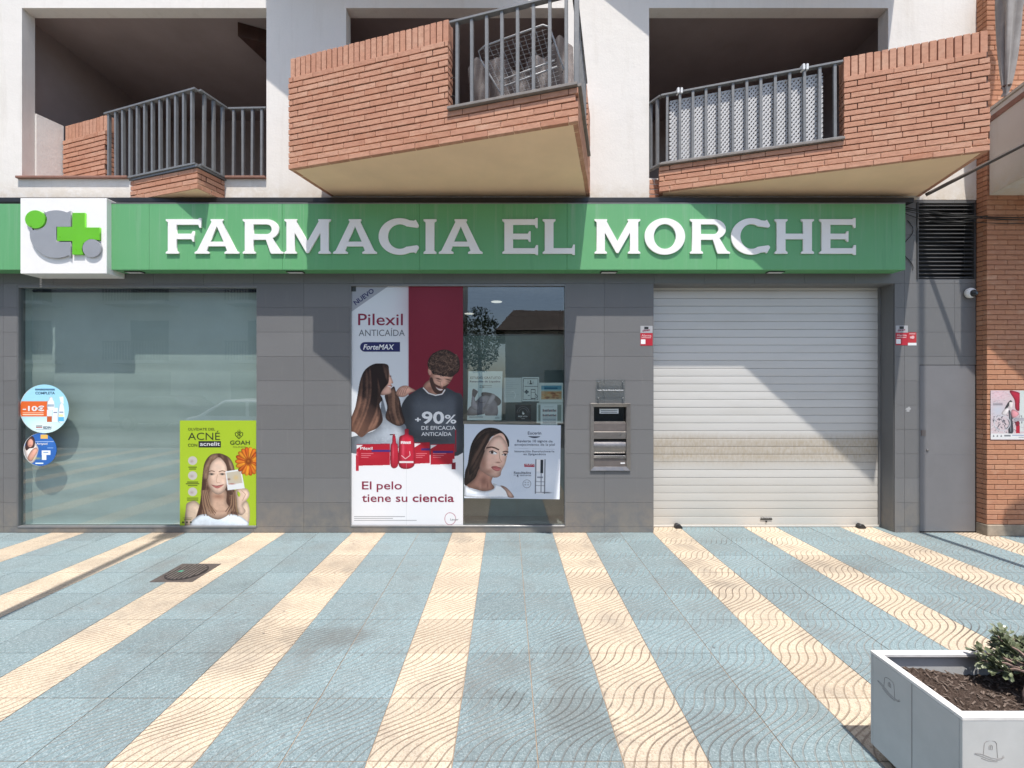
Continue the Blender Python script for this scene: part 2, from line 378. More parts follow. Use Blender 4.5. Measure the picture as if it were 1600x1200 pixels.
M['planter_rim'] = m_paint('planter_rim_paint', (.60, .585, .565), .5, var=.16, scale=9)
M['engrave'] = m_flat('engraved_line', (.22, .21, .20), .7)
M['white_plastic'] = m_flat('white_plastic', (.72, .72, .71), .35)
M['lattice'] = m_flat('white_lattice_plastic', (.58, .57, .56), .45)
M['red'] = m_flat('red_vinyl', (.42, .02, .035), .35)
M['paper'] = m_flat('paper', (.70, .72, .71), .6)
M['ink_black'] = m_flat('black_ink', (.02, .02, .022), .5)
M['ink_navy'] = m_flat('navy_ink', (.018, .022, .10), .45)
M['ink_maroon'] = m_flat('maroon_ink', (.22, .018, .05), .45)
M['ink_white'] = m_flat('white_ink', (.78, .78, .78), .45)
M['ink_grey'] = m_flat('grey_ink', (.13, .14, .15), .5)
M['ink_gold'] = m_flat('ochre_ink', (.12, .10, .02), .5)
M['ink_blue'] = m_flat('blue_ink', (.03, .07, .2), .5)
M['print'] = m_print('printed_poster')
M['wood'] = m_paint('dark_wood', (.055, .025, .018), .5, var=.3, scale=12, streak=True)
M['iron'] = m_paint('cast_iron', (.085, .068, .063), .6, .3, var=.3, scale=20, bump=.3)
M['cable'] = m_flat('black_cable', (.012, .012, .012), .5)
M['sill_grey'] = m_paint('coping_grey_brown', (.20, .175, .155), .6, var=.2, scale=12)
M['niche'] = m_paint('niche_paint', (.55, .62, .60), .6, var=.05)
M['iron_dark'] = m_paint('cast_iron_recess', (.022, .018, .018), .8, .2, var=.3, scale=20)
M['iron_light'] = m_paint('pale_cast_iron', (.15, .125, .115), .5, .4, var=.3, scale=25)  # paler iron tone, sets the ribs off from the dark lid

# ------------------------------------------------------------------ ground
T = .4
X_COL0, Y_ROW0 = -.656, -.277          # a cream column starts at X_COL0; a joint lies at Y_ROW0
pydata('ground', [(-300, -300, -.12), (300, -300, -.12), (300, 300, -.12), (-300, 300, -.12)], [(0, 1, 2, 3)],
       m_paint('far_ground', (.16, .15, .13), .95, scale=.3))['kind'] = 'structure'
pave = pydata('pavement', [(-16, -6.6, -.004), (16, -6.6, -.004), (16, .6, -.004), (-16, .6, -.004)], [(0, 1, 2, 3)], M['pgrout'])
pave['kind'] = 'structure'
road = pydata('road', [(-120, -14.2, -.11), (120, -14.2, -.11), (120, -6.75, -.11), (-120, -6.75, -.11)], [(0, 1, 2, 3)],
              m_paint('asphalt', (.055, .055, .056), .9, var=.2, scale=3, bump=.4, bscale=180)); road['kind'] = 'structure'
kb = MB().box(-60, 60, -6.75, -6.6, -.115, .002).build('kerb', m_paint('kerb_stone', (.33, .32, .30), .85, var=.15), None, (0, 0, 0), .01); kb['kind'] = 'structure'
far_pave = MB().box(-60, 60, -16.4, -14.2, -.118, .0).build('far_pavement', m_paint('far_paving', (.36, .33, .29), .9), None, (0, 0, 0)); far_pave['kind'] = 'structure'

rest = {'tile_cream': MB(), 'tile_blue': MB()}
def in_view(x, y, m=1.12):
    z = CAM_D + y
    if z < 1.5: return False
    return abs(x / z) < (800 / FPX) * m + .25 / z and CAM_H / z < 600 / FPX * m + .02
rows = range(-1, 16)
tiles = []
for j in rows:
    ya, yb = Y_ROW0 - T * (j + 1), Y_ROW0 - T * j
    if j == -1: ya, yb = Y_ROW0, .29          # cut row running in under the shutter
    for i in range(-38, 40):
        xa = X_COL0 + T * i; kind = 'tile_cream' if i % 3 == 0 else 'tile_blue'
        yb2 = yb
        if j == -1 and not (xa + T > 1.74 and xa < 4.7): yb2 = -.003
        tiles.append((xa, ya, yb2, kind, in_view(xa + T / 2, (ya + yb2) / 2)))
    # rows -1 has depth .277
n_ind = 0
for xa, ya, yb, kind, vis in tiles:
    g = .0024
    if vis:
        piece('paving_tile', T - 2 * g, yb - ya - 2 * g, .024, M[kind], pave, (xa + T / 2, (ya + yb) / 2, -.012 + random.uniform(-.0007, .0007)), None, .0012); n_ind += 1
    else:
        rest[kind].box(xa + g, xa + T - g, ya + g, yb - g, -.02, 0)
for k, m in rest.items():
    m.build('far_paving_tiles', M[k], pave, (0, 0, 0))['kind'] = 'stuff'

# manhole cover let into the paving
mh = thing('manhole_cover', 'rusty square manhole cover with a ribbed round lid in the pavement', 'manhole cover', (-3.014, -1.083, 0))
MB().box(-3.207, -2.821, -1.277, -.89, -.003, .003).build('frame', M['iron'], mh, None, .002)
MB().lathe([(.168, .0032), (.168, .0062), (.160, .0072)], 32, 'z', (-3.014, -1.083, 0)).build('lid', M['iron_dark'], mh)
for k in range(9):
    x = -3.014 + (k - 4) * .034; h = math.sqrt(.155 ** 2 - (x + 3.014) ** 2)
    MB().box(x - .009, x + .009, -1.083 - h, -1.083 + h, .0065, .0135).build('rib', M['iron_light'], mh, None, .001)
MB().box(-3.09, -3.05, -1.10, -1.07, .0136, .0148).build('paint_mark', m_flat('green_spray_paint', (.06, .30, .20)), mh)

# ------------------------------------------------------------------ street-level wall
W1 = (WX(26.5), WX(402), WZ(825), WZ(446))
W2 = (WX(546.5), WX(884), WZ(824), WZ(443.5))
SH = (WX(1021), WX(1398), -.01, WZ(443))
DOOR = (WX(1437), 5.615, -.01, WZ(570))
HATCH = (WX(926), WX(981), WZ(731), WZ(634))
GRILLE = (WX(1432), WX(1523), WZ(436), WZ(317))
HOLES = [W1, W2, SH, DOOR, GRILLE, HATCH]
X0, X1, ZT = -7.2, 5.615, 3.985
tw = thing('tiled_wall', 'grey tiled ground floor wall around the shop windows and shutter', 'wall', (0, 0, 0))
holed_wall(X0, X1, -.05, ZT, HOLES, .008, .23).build('backing', M['grout'], tw)
JX, JZ = 1.162, .069
cnt = 0
for i in range(-15, 9):
    for j in range(-1, 14):
        xa, xb = JX + .6 * i, JX + .6 * (i + 1); za, zb = JZ + .2915 * j, JZ + .2915 * (j + 1)
        xa, xb = max(xa, X0), min(xb, X1); za, zb = max(za, .001), min(zb, ZT - .002)
        if xb - xa < .02 or zb - za < .02: continue
        m = holed_wall(xa + .0012, xb - .0012, za + .0012, zb - .0012, HOLES, 0, .012)
        if m is None: continue
        m.build('wall_tile', M['gtile'], tw, ((xa + xb) / 2, 0, (za + zb) / 2)); cnt += 1
# tiled returns of the shutter opening
for k, (xa, xb) in enumerate(((SH[0] - .001, SH[0] + .006), (SH[1] - .006, SH[1] + .001))):
    MB().box(xa, xb, .0125, .222, .002, SH[3]).build('reveal', M['gtile'], tw)
MB().box(SH[0] + .006, SH[1] - .006, .0125, .222, SH[3] - .006, SH[3] + .004).build('lintel_soffit', M['gtile'], tw)

# interior shell behind the shop front (dark room)
room = thing('shop_room', 'dim shop interior behind the poster window', 'room', (0, 3, 0))
MB().box(-2.2, 1.0, 3.0, 3.05, 0, 3.2).build('back_wall', m_paint('room_wall', (.35, .36, .34), .8), room)
MB().box(-2.2, 1.0, .24, 3.0, -.02, .03).build('floor', m_paint('room_floor', (.25, .25, .24), .4), room)
MB().box(-2.2, 1.0, .24, 3.0, 3.1, 3.15).build('ceiling', m_paint('room_ceiling', (.6, .6, .58), .8), room)
for x in (-2.2, 1.0): MB().box(x - .02, x + .02, .24, 3.0, .03, 3.1).build('side_wall', m_paint('room_side', (.3, .31, .30), .8), room)

# ------------------------------------------------------------------ shop windows
def shop_window(W, label, y=.03):
    t = thing('shop_window', label, 'window', ((W[0] + W[1]) / 2, 0, W[2]))
    f = .012
    for nm, b in (('frame', (W[0], W[0] + f, W[2], W[3])), ('frame', (W[1] - f, W[1], W[2], W[3])),
                  ('frame', (W[0] + f, W[1] - f, W[3] - .025, W[3])), ('sill', (W[0] + f, W[1] - f, W[2], W[2] + .022))):
        MB().box(b[0], b[1], -.004 if nm == 'sill' else .002, y + .05, b[2], b[3]).build(nm, M['frame'], t, None, .002)
    a = (W[0] + f, W[1] - f, W[2] + .022, W[3] - .025)
    pydata('pane', [(a[0], y, a[2]), (a[1], y, a[2]), (a[1], y, a[3]), (a[0], y, a[3])], [(0, 1, 2, 3)], M['glass'], t)
    return t
sw1 = shop_window(W1, 'wide shop window with pulled down grey blind and round stickers at left')
sw2 = shop_window(W2, 'shop window covered with posters, left of the night hatch')
# returns of the window niche
for xa, xb in ((W1[0] - .01, W1[0] + .004), (W1[1] - .004, W1[1] + .01)):
    MB().box(xa, xb, .081, .40, W1[2], W1[3]).build('niche_side', M['niche'], sw1)
MB().box(W1[0] + .005, W1[1] - .005, .081, .40, W1[3] - .004, W1[3] + .01).build('niche_top', M['frame'], sw1)
MB().box(W1[0] + .005, W1[1] - .005, .081, .40, W1[2] - .01, W1[2] + .004).build('niche_floor', M['niche'], sw1)
bl = MB(); nx, nz = 40, 60; vs = []; fs = []
for j in range(nz + 1):
    for i in range(nx + 1):
        x = W1[0] + .006 + (W1[1] - W1[0] - .012) * i / nx; z = W1[2] + .007 + (W1[3] - W1[2] - .05) * j / nz
        vs.append((x, .158 + .003 * math.sin(z * 23 + .7 * math.sin(x * 1.3)) + .002 * math.sin(z * 51 + x), z))
for j in range(nz):
    for i in range(nx):
        a = j * (nx + 1) + i; fs.append((a, a + 1, a + nx + 2, a + nx + 1))
ob = pydata('roller_blind', vs, fs, M['blind'], None, smooth=True)
tag(ob, 'plain grey roller blind lowered behind the wide left window', 'blind')
MB().tube([(W1[0] + .03, .158, W1[3] - .03), (W1[1] - .03, .158, W1[3] - .03)], .022, 10).build('roller', M['black'], ob, None, 0, True)
ob2 = MB().box(W2[0] - .2, W2[1] + .1, .52, .54, .04, 2.42).build('display_panel', m_paint('panel_grey_green', (.25, .295, .265), .7, var=.06), None, (-.6, .52, .04))
tag(ob2, 'grey green display panel standing inside the poster window', 'panel')
MB().box(W2[0] - .2, W2[1] + .1, .515, .545, 2.421, 2.436).build('top_rail', M['frame'], ob2)
for k, (px, py) in enumerate(((776, 471), (733, 527))):
    c = (WX(px, 1.6), 1.6, 3.085)
    lt = thing('ceiling_lamp', ('round white ceiling lamp glowing behind the poster window, higher one' if k == 0 else 'round white ceiling lamp glowing behind the poster window, lower one'), 'lamp', c)
    y = 1.6 if k == 0 else 2.7
    MB().lathe([(.10, 0), (.10, .015)], 20, 'z', (WX(px, y), y, 3.084)).build('rim', M['white_plastic'], lt)
    e = NT('lamp_diffuser'); em = e.n('ShaderNodeEmission'); em.inputs[0].default_value = (1, .97, .9, 1); em.inputs[1].default_value = .45; e.l(em.outputs[0], e.out.inputs[0])
    MB().lathe([(.085, -.004), (.085, 0)], 20, 'z', (WX(px, y), y, 3.083)).build('diffuser', e.m, lt)

# ------------------------------------------------------------------ roller shutter
YS = .20
rs = thing('roller_shutter', 'closed pale metal roller shutter of horizontal slats, dusty across the middle', 'shutter', ((SH[0] + SH[1]) / 2, YS, 0))
MB().box(SH[0], SH[1], YS + .03, YS + .045, 0, SH[3]).build('back_sheet', M['frame'], rs)
pitch = .0972; z = .03; k = 0
prof = [(.002, .0), (-.0042, .0014), (-.0052, .008), (-.0058, .03), (-.0059, .05), (-.0055, .085), (-.0046, .0938), (.002, .0952)]
sme = None
L = SH[1] - SH[0] - .04
while z < SH[3] - .03:
    if sme is None:
        vs = []; fs = []
        for x in (-L / 2, L / 2): vs += [(x, a, b) for a, b in prof] + [(x, .006, .0952), (x, .006, 0)]
        n = len(prof) + 2
        fs = [tuple(range(n)), tuple(range(n, 2 * n))[::-1]] + [(i, n + i, n + (i + 1) % n, (i + 1) % n) for i in range(n)]
        sme = bpy.data.meshes.new('slat'); sme.from_pydata(vs, [], fs); sme.materials.append(M['slat'])
        bm = bmesh.new(); bm.from_mesh(sme); bmesh.ops.recalc_face_normals(bm, faces=bm.faces); bm.to_mesh(sme); bm.free()
    link(bpy.data.objects.new('slat', sme), rs, ((SH[0] + SH[1]) / 2, YS + .01 + random.uniform(-.0012, .0012), z)); z += pitch; k += 1
for x in (SH[0] + .013, SH[1] - .013): MB().box(x - .012, x + .012, YS - .02, YS + .028, 0, SH[3] - .008).build('guide_rail', M['frame'], rs)
MB().box(SH[0] + .02, SH[1] - .02, YS - .012, YS + .02, .002, .027).build('bottom_bar', M['slat'], rs, None, .003)
for px in (1058, 1341):
    x = WX(px, YS); m = MB(); m.prism_y([(x - .05, .004), (x + .045, .004), (x + .02, .045), (x - .02, .06), (x - .045, .04)], YS - .075, YS - .012)
    o = m.build('floor_lock', M['black'], rs, None, .006)
xk = WX(1197, YS)
MB().box(xk - .073, xk + .073, YS - .0065, YS - .0025, .090, .103).build('label_plate', M['black'], rs)
MB().lathe([(.010, 0), (.010, .006)], 12, 'y', (xk, YS - .002, .068)).build('keyhole', M['black'], rs)

# ------------------------------------------------------------------ service door
dr = thing('service_door', 'flush grey service door under the black louvre', 'door', ((DOOR[0] + DOOR[1]) / 2, 0, 0))
MB().box(DOOR[0] + .006, DOOR[1] - .004, .002, .04, .012, DOOR[3] - .006).build('leaf', m_paint('door_paint', (.165, .162, .166), .45, var=.06, scale=3), dr, None, .002)
MB().box(DOOR[0], DOOR[1], .045, .06, 0, DOOR[3]).build('door_stop', M['black'], dr)
for zz in (.36, .94, 1.24, 1.53):
    MB().box(DOOR[0] + .45 if zz != .94 else DOOR[0] + .02, DOOR[1] - .01, .0008, .0022, zz, zz + .002).build('panel_seam', M['grout'], dr)
MB().lathe([(.014, 0), (.014, .008), (.006, .012)], 14, 'y', (WX(1449), .002, WZ(703))).build('lock', M['steel'], dr)
MB().box(WX(1439.5), WX(1446), -.004, .004, WZ(681), WZ(672)).build('hinge_cap', M['steel_dark'], dr)

# ------------------------------------------------------------------ louvre grille
lv = thing('louvre_grille', 'black louvred ventilation grille above the grey service door', 'grille', ((GRILLE[0] + GRILLE[1]) / 2, 0, GRILLE[2]))
MB().box(GRILLE[0], GRILLE[1], .12, .13, GRILLE[2], GRILLE[3]).build('backing', M['black'], lv)
gf = m_paint('louvre_paint', (.055, .055, .057), .5)
for x in (GRILLE[0] + .008, GRILLE[1] - .008): MB().box(x - .008, x + .008, -.012, .1, GRILLE[2], GRILLE[3]).build('side_frame', gf, lv)
n = 19
for i in range(n):
    zc = GRILLE[2] + (i + .5) * (GRILLE[3] - GRILLE[2]) / n
    Mx = Matrix.Translation((0, .012, zc)) @ Matrix.Rotation(R(-38), 4, 'X')
    piece('slat', GRILLE[1] - GRILLE[0] - .034, .045, .006, gf, lv, ((GRILLE[0] + GRILLE[1]) / 2, .012, zc), (R(38), 0, 0), .001)

# ------------------------------------------------------------------ upper wall with loggias
LG = [(-5.815, -2.885, 4.245, 6.285), (-1.93, .725, 4.245, 6.285), (1.70, 4.566, 4.245, 6.285)]
UH = LG + [(a[0], a[1], 7.2, 9.2) for a in LG]
uw = thing('upper_wall', 'white plastered upper wall with deep shaded balcony openings', 'wall', (0, 0, 4))
holed_wall(-9.5, 5.63, ZT + .003, 9.6, UH, 0, .14).build('plaster_wall', M['plaster'], uw)
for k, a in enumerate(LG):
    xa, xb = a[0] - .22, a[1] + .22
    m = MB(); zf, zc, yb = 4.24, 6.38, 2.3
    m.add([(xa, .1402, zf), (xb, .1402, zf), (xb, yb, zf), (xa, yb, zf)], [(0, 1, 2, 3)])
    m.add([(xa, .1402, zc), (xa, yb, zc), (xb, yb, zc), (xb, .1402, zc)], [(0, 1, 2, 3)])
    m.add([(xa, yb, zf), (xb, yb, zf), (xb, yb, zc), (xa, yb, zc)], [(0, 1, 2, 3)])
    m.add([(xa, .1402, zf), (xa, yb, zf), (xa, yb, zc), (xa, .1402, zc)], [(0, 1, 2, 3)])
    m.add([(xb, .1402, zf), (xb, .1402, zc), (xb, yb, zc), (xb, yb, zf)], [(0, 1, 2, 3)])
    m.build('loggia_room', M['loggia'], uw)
    # wooden door frame with roller box at the back of the loggia
    xd = xb - .9
    d = MB().box(xd, xd + .85, yb - .05, yb - .003, zf, zf + 2.02).build('balcony_door', M['wood'], uw)
    MB().box(xd + .07, xd + .40, yb - .056, yb - .051, zf + .15, zf + 1.9).build('door_pane', M['glass_dark'], d)
    MB().box(xd + .45, xd + .78, yb - .056, yb - .051, zf + .15, zf + 1.9).build('door_pane', M['glass_dark'], d)
# dark wooden box under the left loggia's ceiling
MB().prism([(-3.05, .45), (-2.67, .9), (-2.67, 2.2), (-2.95, 2.2), (-3.42, .30)], 6.20, 6.375).build('shutter_box', M['wood'], uw)
# sills and a black strip put in for the shaded recess under the white wall
for xa, xb in ((-5.86, -4.53), (-3.37, -2.885)):
    MB().box(xa, xb, -.035, .10, 4.235, 4.262).build('sill', M['sill'], uw, None, .003)
dark_gap = MB().box(-7.2, WX(1416), -.10, -.004, 3.915, 3.972).build('gap_strip', M['black'], None, (-1, -.05, 3.915), .004)
tag(dark_gap, 'long black strip standing in for the shaded cable recess above the green sign', 'duct')
# short plastered stub inside the left loggia
MB().prism([(-5.86, .142), (-5.80, .142), (-5.725, .39), (-5.80, .41)], 4.245, 5.11).build('stub_wall', M['plaster'], uw)

# ------------------------------------------------------------------ brick balconies
CH, BL, BD = .0603, .244, .045
def bricks(parent, O, ang, length, z0, n, mat, soldier=0.0, start=0, proud=0.0, minL=.03):
    """running bond on the vertical face that starts at O and runs along ang"""
    u = Vector((math.cos(ang), math.sin(ang), 0)); nn = Vector((u.y, -u.x, 0)); J = .008
    for c in range(n):
        off = -(BL / 2 if (c + start) % 2 else 0) - (.06 if (c + start) % 4 > 1 else 0); s = off
        while s < length - 1e-4:
            a, b = max(s, 0), min(s + BL, length); s += BL
            if b - a < minL: continue
            Lb = b - a - (J if b < length - 1e-3 else 0)
            jit = random.uniform(-.0018, .0018)
            ctr = O + u * (a + Lb / 2) - nn * (BD / 2 - jit - proud) + Vector((0, 0, z0 + c * CH + CH / 2))
            piece('brick', round(Lb, 2), BD, CH - .0115, mat, parent, ctr, (random.uniform(-.004, .004), random.uniform(-.004, .004), ang), .0022)
    if soldier:
        w = .064; m = max(1, round(length / w)); w = length / m
        for k in range(m):
            jit = random.uniform(-.002, .002)
            ctr = O + u * ((k + .5) * w) - nn * (BD / 2 + .022 - jit) + Vector((0, 0, z0 + n * CH + soldier / 2 + random.uniform(-.002, .002)))
            piece('brick', round(w - .010, 3), BD + .07, soldier - .006, mat, parent, ctr + nn * -.035, (0, random.uniform(-.006, .006), ang), .003)

def railing(parent, A, B, z0, z1, n, endpost=True):
    """posts n bars between A and B, top rail at z1, bottom rail at z0"""
    A, B = Vector(A), Vector(B); d = B - A; L = d.length; ang = math.atan2(d.y, d.x); mid = (A + B) / 2
    piece('top_rail', L, .05, .022, M['rail'], parent, (mid.x, mid.y, z1 - .011), (0, 0, ang), .002)
    piece('bottom_rail', L, .05, .022, M['rail'], parent, (mid.x, mid.y, z0 + .011), (0, 0, ang), .002)
    for k in range(n):
        p = A + d * ((k + .5) / n)
        piece('bar', .028, .032, z1 - z0 - .044, M['rail'], parent, (p.x, p.y, (z0 + z1) / 2), (random.uniform(-.004, .004), random.uniform(-.005, .005), ang), .0015)

HB = 4.02
def inset_poly(poly, d):
    """shrink a counter-clockwise plan outline"""
    out = []; n = len(poly)
    for i in range(n):
        p0, p1, p2 = Vector(poly[i - 1]), Vector(poly[i]), Vector(poly[(i + 1) % n])
        a, b = (p1 - p0).normalized(), (p2 - p1).normalized()
        na, nb = Vector((-a.y, a.x)), Vector((-b.y, b.x)); k = 1 + na.dot(nb)
        out.append(tuple(p1 + (na + nb) * d / k))
    return out

# --- middle balcony
FL, FR, BR_, BL_ = Vector((-2.29, -.64, 0)), Vector((.605, -1.443, 0)), Vector((.993, -.002, 0)), Vector((-2.115, -.002, 0))
cb = thing('balcony', 'large middle brick balcony with a drying rack behind its railing', 'balcony', (-.6, -.6, HB), 'brick balconies above the pharmacy')
dF = (FR - FL).normalized(); LF = (FR - FL).length; aF = math.atan2(dF.y, dF.x); nF = Vector((dF.y, -dF.x, 0))
plan = [tuple(v.xy) for v in (FL, FR, BR_, BL_)]
MB().prism(inset_poly(plan, .012), HB + .008, HB + .16).build('slab', M['cream'], cb)
ip = inset_poly(plan, .02)
MB().prism(ip, HB + .162, HB + 5 * CH - .004).build('skirt_core', M['mortar'], cb)
sB = .6 * LF
bricks(cb, FL, aF, LF, HB, 5, M['brick'])
bricks(cb, FL + Vector((0, 0, 5 * CH)), aF, sB, HB, 11, M['brick'], .215, 1)
P0 = FL - nF * .012 + dF * .012; P1 = FL + dF * (sB - .01) - nF * .012
MB().prism([tuple((P0).xy), tuple(P1.xy), tuple((P1 - nF * .10).xy), tuple((P0 - nF * .10).xy)], HB + 5 * CH - .003, HB + 16 * CH - .004).build('parapet_core', M['mortar'], cb)
# end of the parapet at the railing, bricks turning the corner
E0 = FL + dF * sB
bricks(cb, E0 + Vector((0, 0, 5 * CH)) - nF * .045, aF + R(90), .075, HB, 11, M['brick'])
# left return
bricks(cb, BL_, math.atan2((FL - BL_).y, (FL - BL_).x), (FL - BL_).length - .05, HB, 16, M['brick'], .215)
# right return: low skirt, brick stub by the wall
dS = (BR_ - FR).normalized(); LS = (BR_ - FR).length; aS = math.atan2(dS.y, dS.x); nS = Vector((dS.y, -dS.x, 0))
bricks(cb, FR + dS * .046, aS, LS - .046, HB, 5, M['brick'], 0, 1)
Q = FR + dS * (LS - .34)
bricks(cb, Q + Vector((0, 0, 5 * CH)), aS, .34, HB, 11, M['brick'], .215)
MB().prism([tuple((Q - nS * .012 + dS * .01).xy), tuple((BR_ - nS * .012).xy), tuple((BR_ - nS * .10).xy), tuple((Q - nS * .10 + dS * .01).xy)], HB + 5 * CH - .003, HB + 16 * CH - .004).build('stub_core', M['mortar'], cb)
zs_ = HB + 5 * CH
for A_, B_ in ((E0, FR), (FR, Q)):
    d_ = (B_ - A_).normalized(); n_ = Vector((d_.y, -d_.x, 0)); c_ = (A_ + B_) / 2 - n_ * .03
    piece('coping', (B_ - A_).length - .004, .12, .026, M['sill_grey'], cb, (c_.x, c_.y, zs_ + .013), (0, 0, math.atan2(d_.y, d_.x)), .003)
ra, rb, rc = E0 - nF * .03 + dF * .01, FR - nF * .03 - dF * .03, Q - nS * .03
railing(cb, ra, rb, zs_ + .026, 5.165, 8)
railing(cb, rb + dS * .03, rc, zs_ + .026, 5.165, 8)
piece('corner_post', .04, .04, 5.165 - zs_ - .026, M['rail'], cb, (rb.x + .018, rb.y, (5.165 + zs_ + .026) / 2), (0, 0, aF), .002)

# --- right balcony
FL, FR = Vector((1.774, -.13, 0)), Vector((4.645, -1.0, 0))
dF = (FR - FL).normalized(); LF = (FR - FL).length; aF = math.atan2(dF.y, dF.x); nF = Vector((dF.y, -dF.x, 0))
BR_, BL_ = Vector((4.948, -.002, 0)), Vector((1.813, -.002, 0))
rbn = thing('balcony', 'right brick balcony with white lattice behind its railing', 'balcony', (3.3, -.5, HB), 'brick balconies above the pharmacy')
plan = [tuple(v.xy) for v in (FL, FR, BR_, BL_)]
MB().prism(inset_poly(plan, .012), HB + .008, HB + .16).build('slab', M['cream'], rbn)
MB().prism(inset_poly(plan, .02), HB + .162, HB + 5 * CH - .004).build('skirt_core', M['mortar'], rbn)
sB = .606 * LF
bricks(rbn, FL, aF, LF, HB, 5, M['brick'], 0, 1)
E0 = FL + dF * sB
bricks(rbn, E0 + Vector((0, 0, 5 * CH)), aF, LF - sB, HB, 11, M['brick'], .215)
P0 = E0 - nF * .012 + dF * .012; P1 = FR - nF * .012 - dF * .012
MB().prism([tuple((P0).xy), tuple(P1.xy), tuple((P1 - nF * .10).xy), tuple((P0 - nF * .10).xy)], HB + 5 * CH - .003, HB + 16 * CH - .004).build('parapet_core', M['mortar'], rbn)
bricks(rbn, E0 + Vector((0, 0, 5 * CH)) - nF * .12, aF - R(90), .075, HB, 11, M['brick'])
dS = (BR_ - FR).normalized(); LS = (BR_ - FR).length; aS = math.atan2(dS.y, dS.x); nS = Vector((dS.y, -dS.x, 0))
bricks(rbn, FR + dS * .046, aS, LS - .046, HB, 16, M['brick'], .215, 1)
bricks(rbn, BL_, math.atan2((FL - BL_).y, (FL - BL_).x), (FL - BL_).length - .046, HB, 5, M['brick'])
MB().prism([tuple((FR - nS * .03 + dS * .13).xy), tuple((BR_ - nS * .03).xy), tuple((BR_ - nS * .12).xy), tuple((FR - nS * .12 + dS * .13).xy)], HB + 5 * CH - .003, HB + 16 * CH - .004).build('side_core', M['mortar'], rbn)
c_ = (FL + E0) / 2 - nF * .03
piece('coping', sB - .004, .12, .026, M['sill_grey'], rbn, (c_.x, c_.y, zs_ + .013), (0, 0, aF), .003)
ra, rb = FL - nF * .03 + dF * .02, E0 - nF * .03 - dF * .005
railing(rbn, ra, rb, zs_ + .026, 5.165, 13)
railing(rbn, Vector((1.702, .06, 0)), ra, zs_ + .026, 5.165, 2)
bricks(rbn, Vector((1.703, -.006, 0)), 0, .11, HB - .03, 4, M['brick'])
# white lattice sheet tied behind the bars
lt = thing('lattice_screen', 'white plastic lattice screen tied behind the right balcony railing', 'lattice', (2.6, -.35, zs_))
A_, B_ = FL - nF * .062 + dF * .12, E0 - nF * .062 - dF * .17
LL = (B_ - A_).length; zl0, zl1 = zs_ + .04, 5.09
def clip_seg(x0, z0, dx, dz):
    t0, t1 = -1e9, 1e9
    for p, d, lo, hi in ((x0, dx, 0, LL), (z0, dz, zl0, zl1)):
        a, b = (lo - p) / d, (hi - p) / d; t0, t1 = max(t0, min(a, b)), min(t1, max(a, b))
    return (t0, t1) if t1 - t0 > .03 else None
for layer, sg in ((0, 1), (1, -1)):
    m = MB(); s = -1.4
    while s < LL + 1.4:
        cs = clip_seg(s, zl0, math.cos(R(52)) * sg, math.sin(R(52)))
        if cs:
            t0, t1 = cs; w = .0092
            for (qa, qb) in [(t0, t1)]:
                pa = (s + math.cos(R(52)) * sg * qa, zl0 + math.sin(R(52)) * qa); pb = (s + math.cos(R(52)) * sg * qb, zl0 + math.sin(R(52)) * qb)
                px_, pz_ = -math.sin(R(52)) * w, math.cos(R(52)) * sg * w
                quad = [(pa[0] + px_, pa[1] + pz_), (pa[0] - px_, pa[1] - pz_), (pb[0] - px_, pb[1] - pz_), (pb[0] + px_, pb[1] + pz_)]
                o0 = -nF * (.005 * layer); o1 = -nF * (.005 * layer + .0045)
                vs = [A_ + dF * q[0] + o0 + Vector((0, 0, q[1])) for q in quad] + [A_ + dF * q[0] + o1 + Vector((0, 0, q[1])) for q in quad]
                m.add(vs, [(0, 1, 2, 3), (7, 6, 5, 4), (0, 4, 5, 1), (1, 5, 6, 2), (2, 6, 7, 3), (3, 7, 4, 0)])
        s += .041
    m.build('lattice_strips', M['lattice'], lt)['kind'] = 'stuff'
for z_ in (zl0, zl1): piece('border', LL, .012, .018, M['lattice'], lt, ((A_ + B_) / 2 - nF * .004).to_tuple()[:2] + (z_,), (0, 0, aF), .001)
for k, px in enumerate((1064, 1258)):
    s_ = [t / 200 for t in range(200) if abs(VPX + FPX * (ra + dF * (sB * t / 200)).x / (CAM_D + (ra + dF * (sB * t / 200)).y) - px) < 3][0]
    p = ra + dF * (sB * s_)
    cl = thing('peg_clip', ('white plastic peg on the lattice railing, nearer the white wall' if k == 0 else 'white plastic peg on the lattice railing, nearer the brick parapet'), 'clip', (p.x, p.y, 5.165), 'pegs on the right railing')
    for q in (-.02, .018): MB().box(p.x + q - .012, p.x + q + .012, p.y - .035, p.y + .02, 5.13, 5.195).build('jaw', M['white_plastic'], cl, None, .004)

# --- left balcony (mostly inside its loggia)
AP = Vector((-3.478, -.32, 0)); dF = Vector((math.cos(R(-17.1)), math.sin(R(-17.1)), 0)); nF = Vector((dF.y, -dF.x, 0)); aF = R(-17.1)
dS = Vector((-dF.y, dF.x, 0)); L0 = .32 / abs(dF.y)
lb = thing('balcony', 'left balcony with a grey pointed railing and a small brick wedge below', 'balcony', (-3.6, -.1, HB), 'brick balconies above the pharmacy')
A_ = AP - dF * L0; S_ = AP + dS * (.318 / dS.y)
plan = [tuple(v.xy) for v in (A_ + Vector((0, -.002, 0)), AP, S_)]
MB().prism(inset_poly(plan, .01), HB - .045, HB + .05).build('slab', M['cream'], lb)
MB().prism(inset_poly(plan, .018), HB + .052, HB + .215).build('skirt_core', M['mortar'], lb)
bricks(lb, A_, aF, L0, HB - .05, 4, M['brick'])
bricks(lb, AP + dS * .046, aF + R(90), (S_ - AP).length - .046, HB - .05, 4, M['brick'], 0, 1)
zt = HB - .05 + 4 * CH + .002
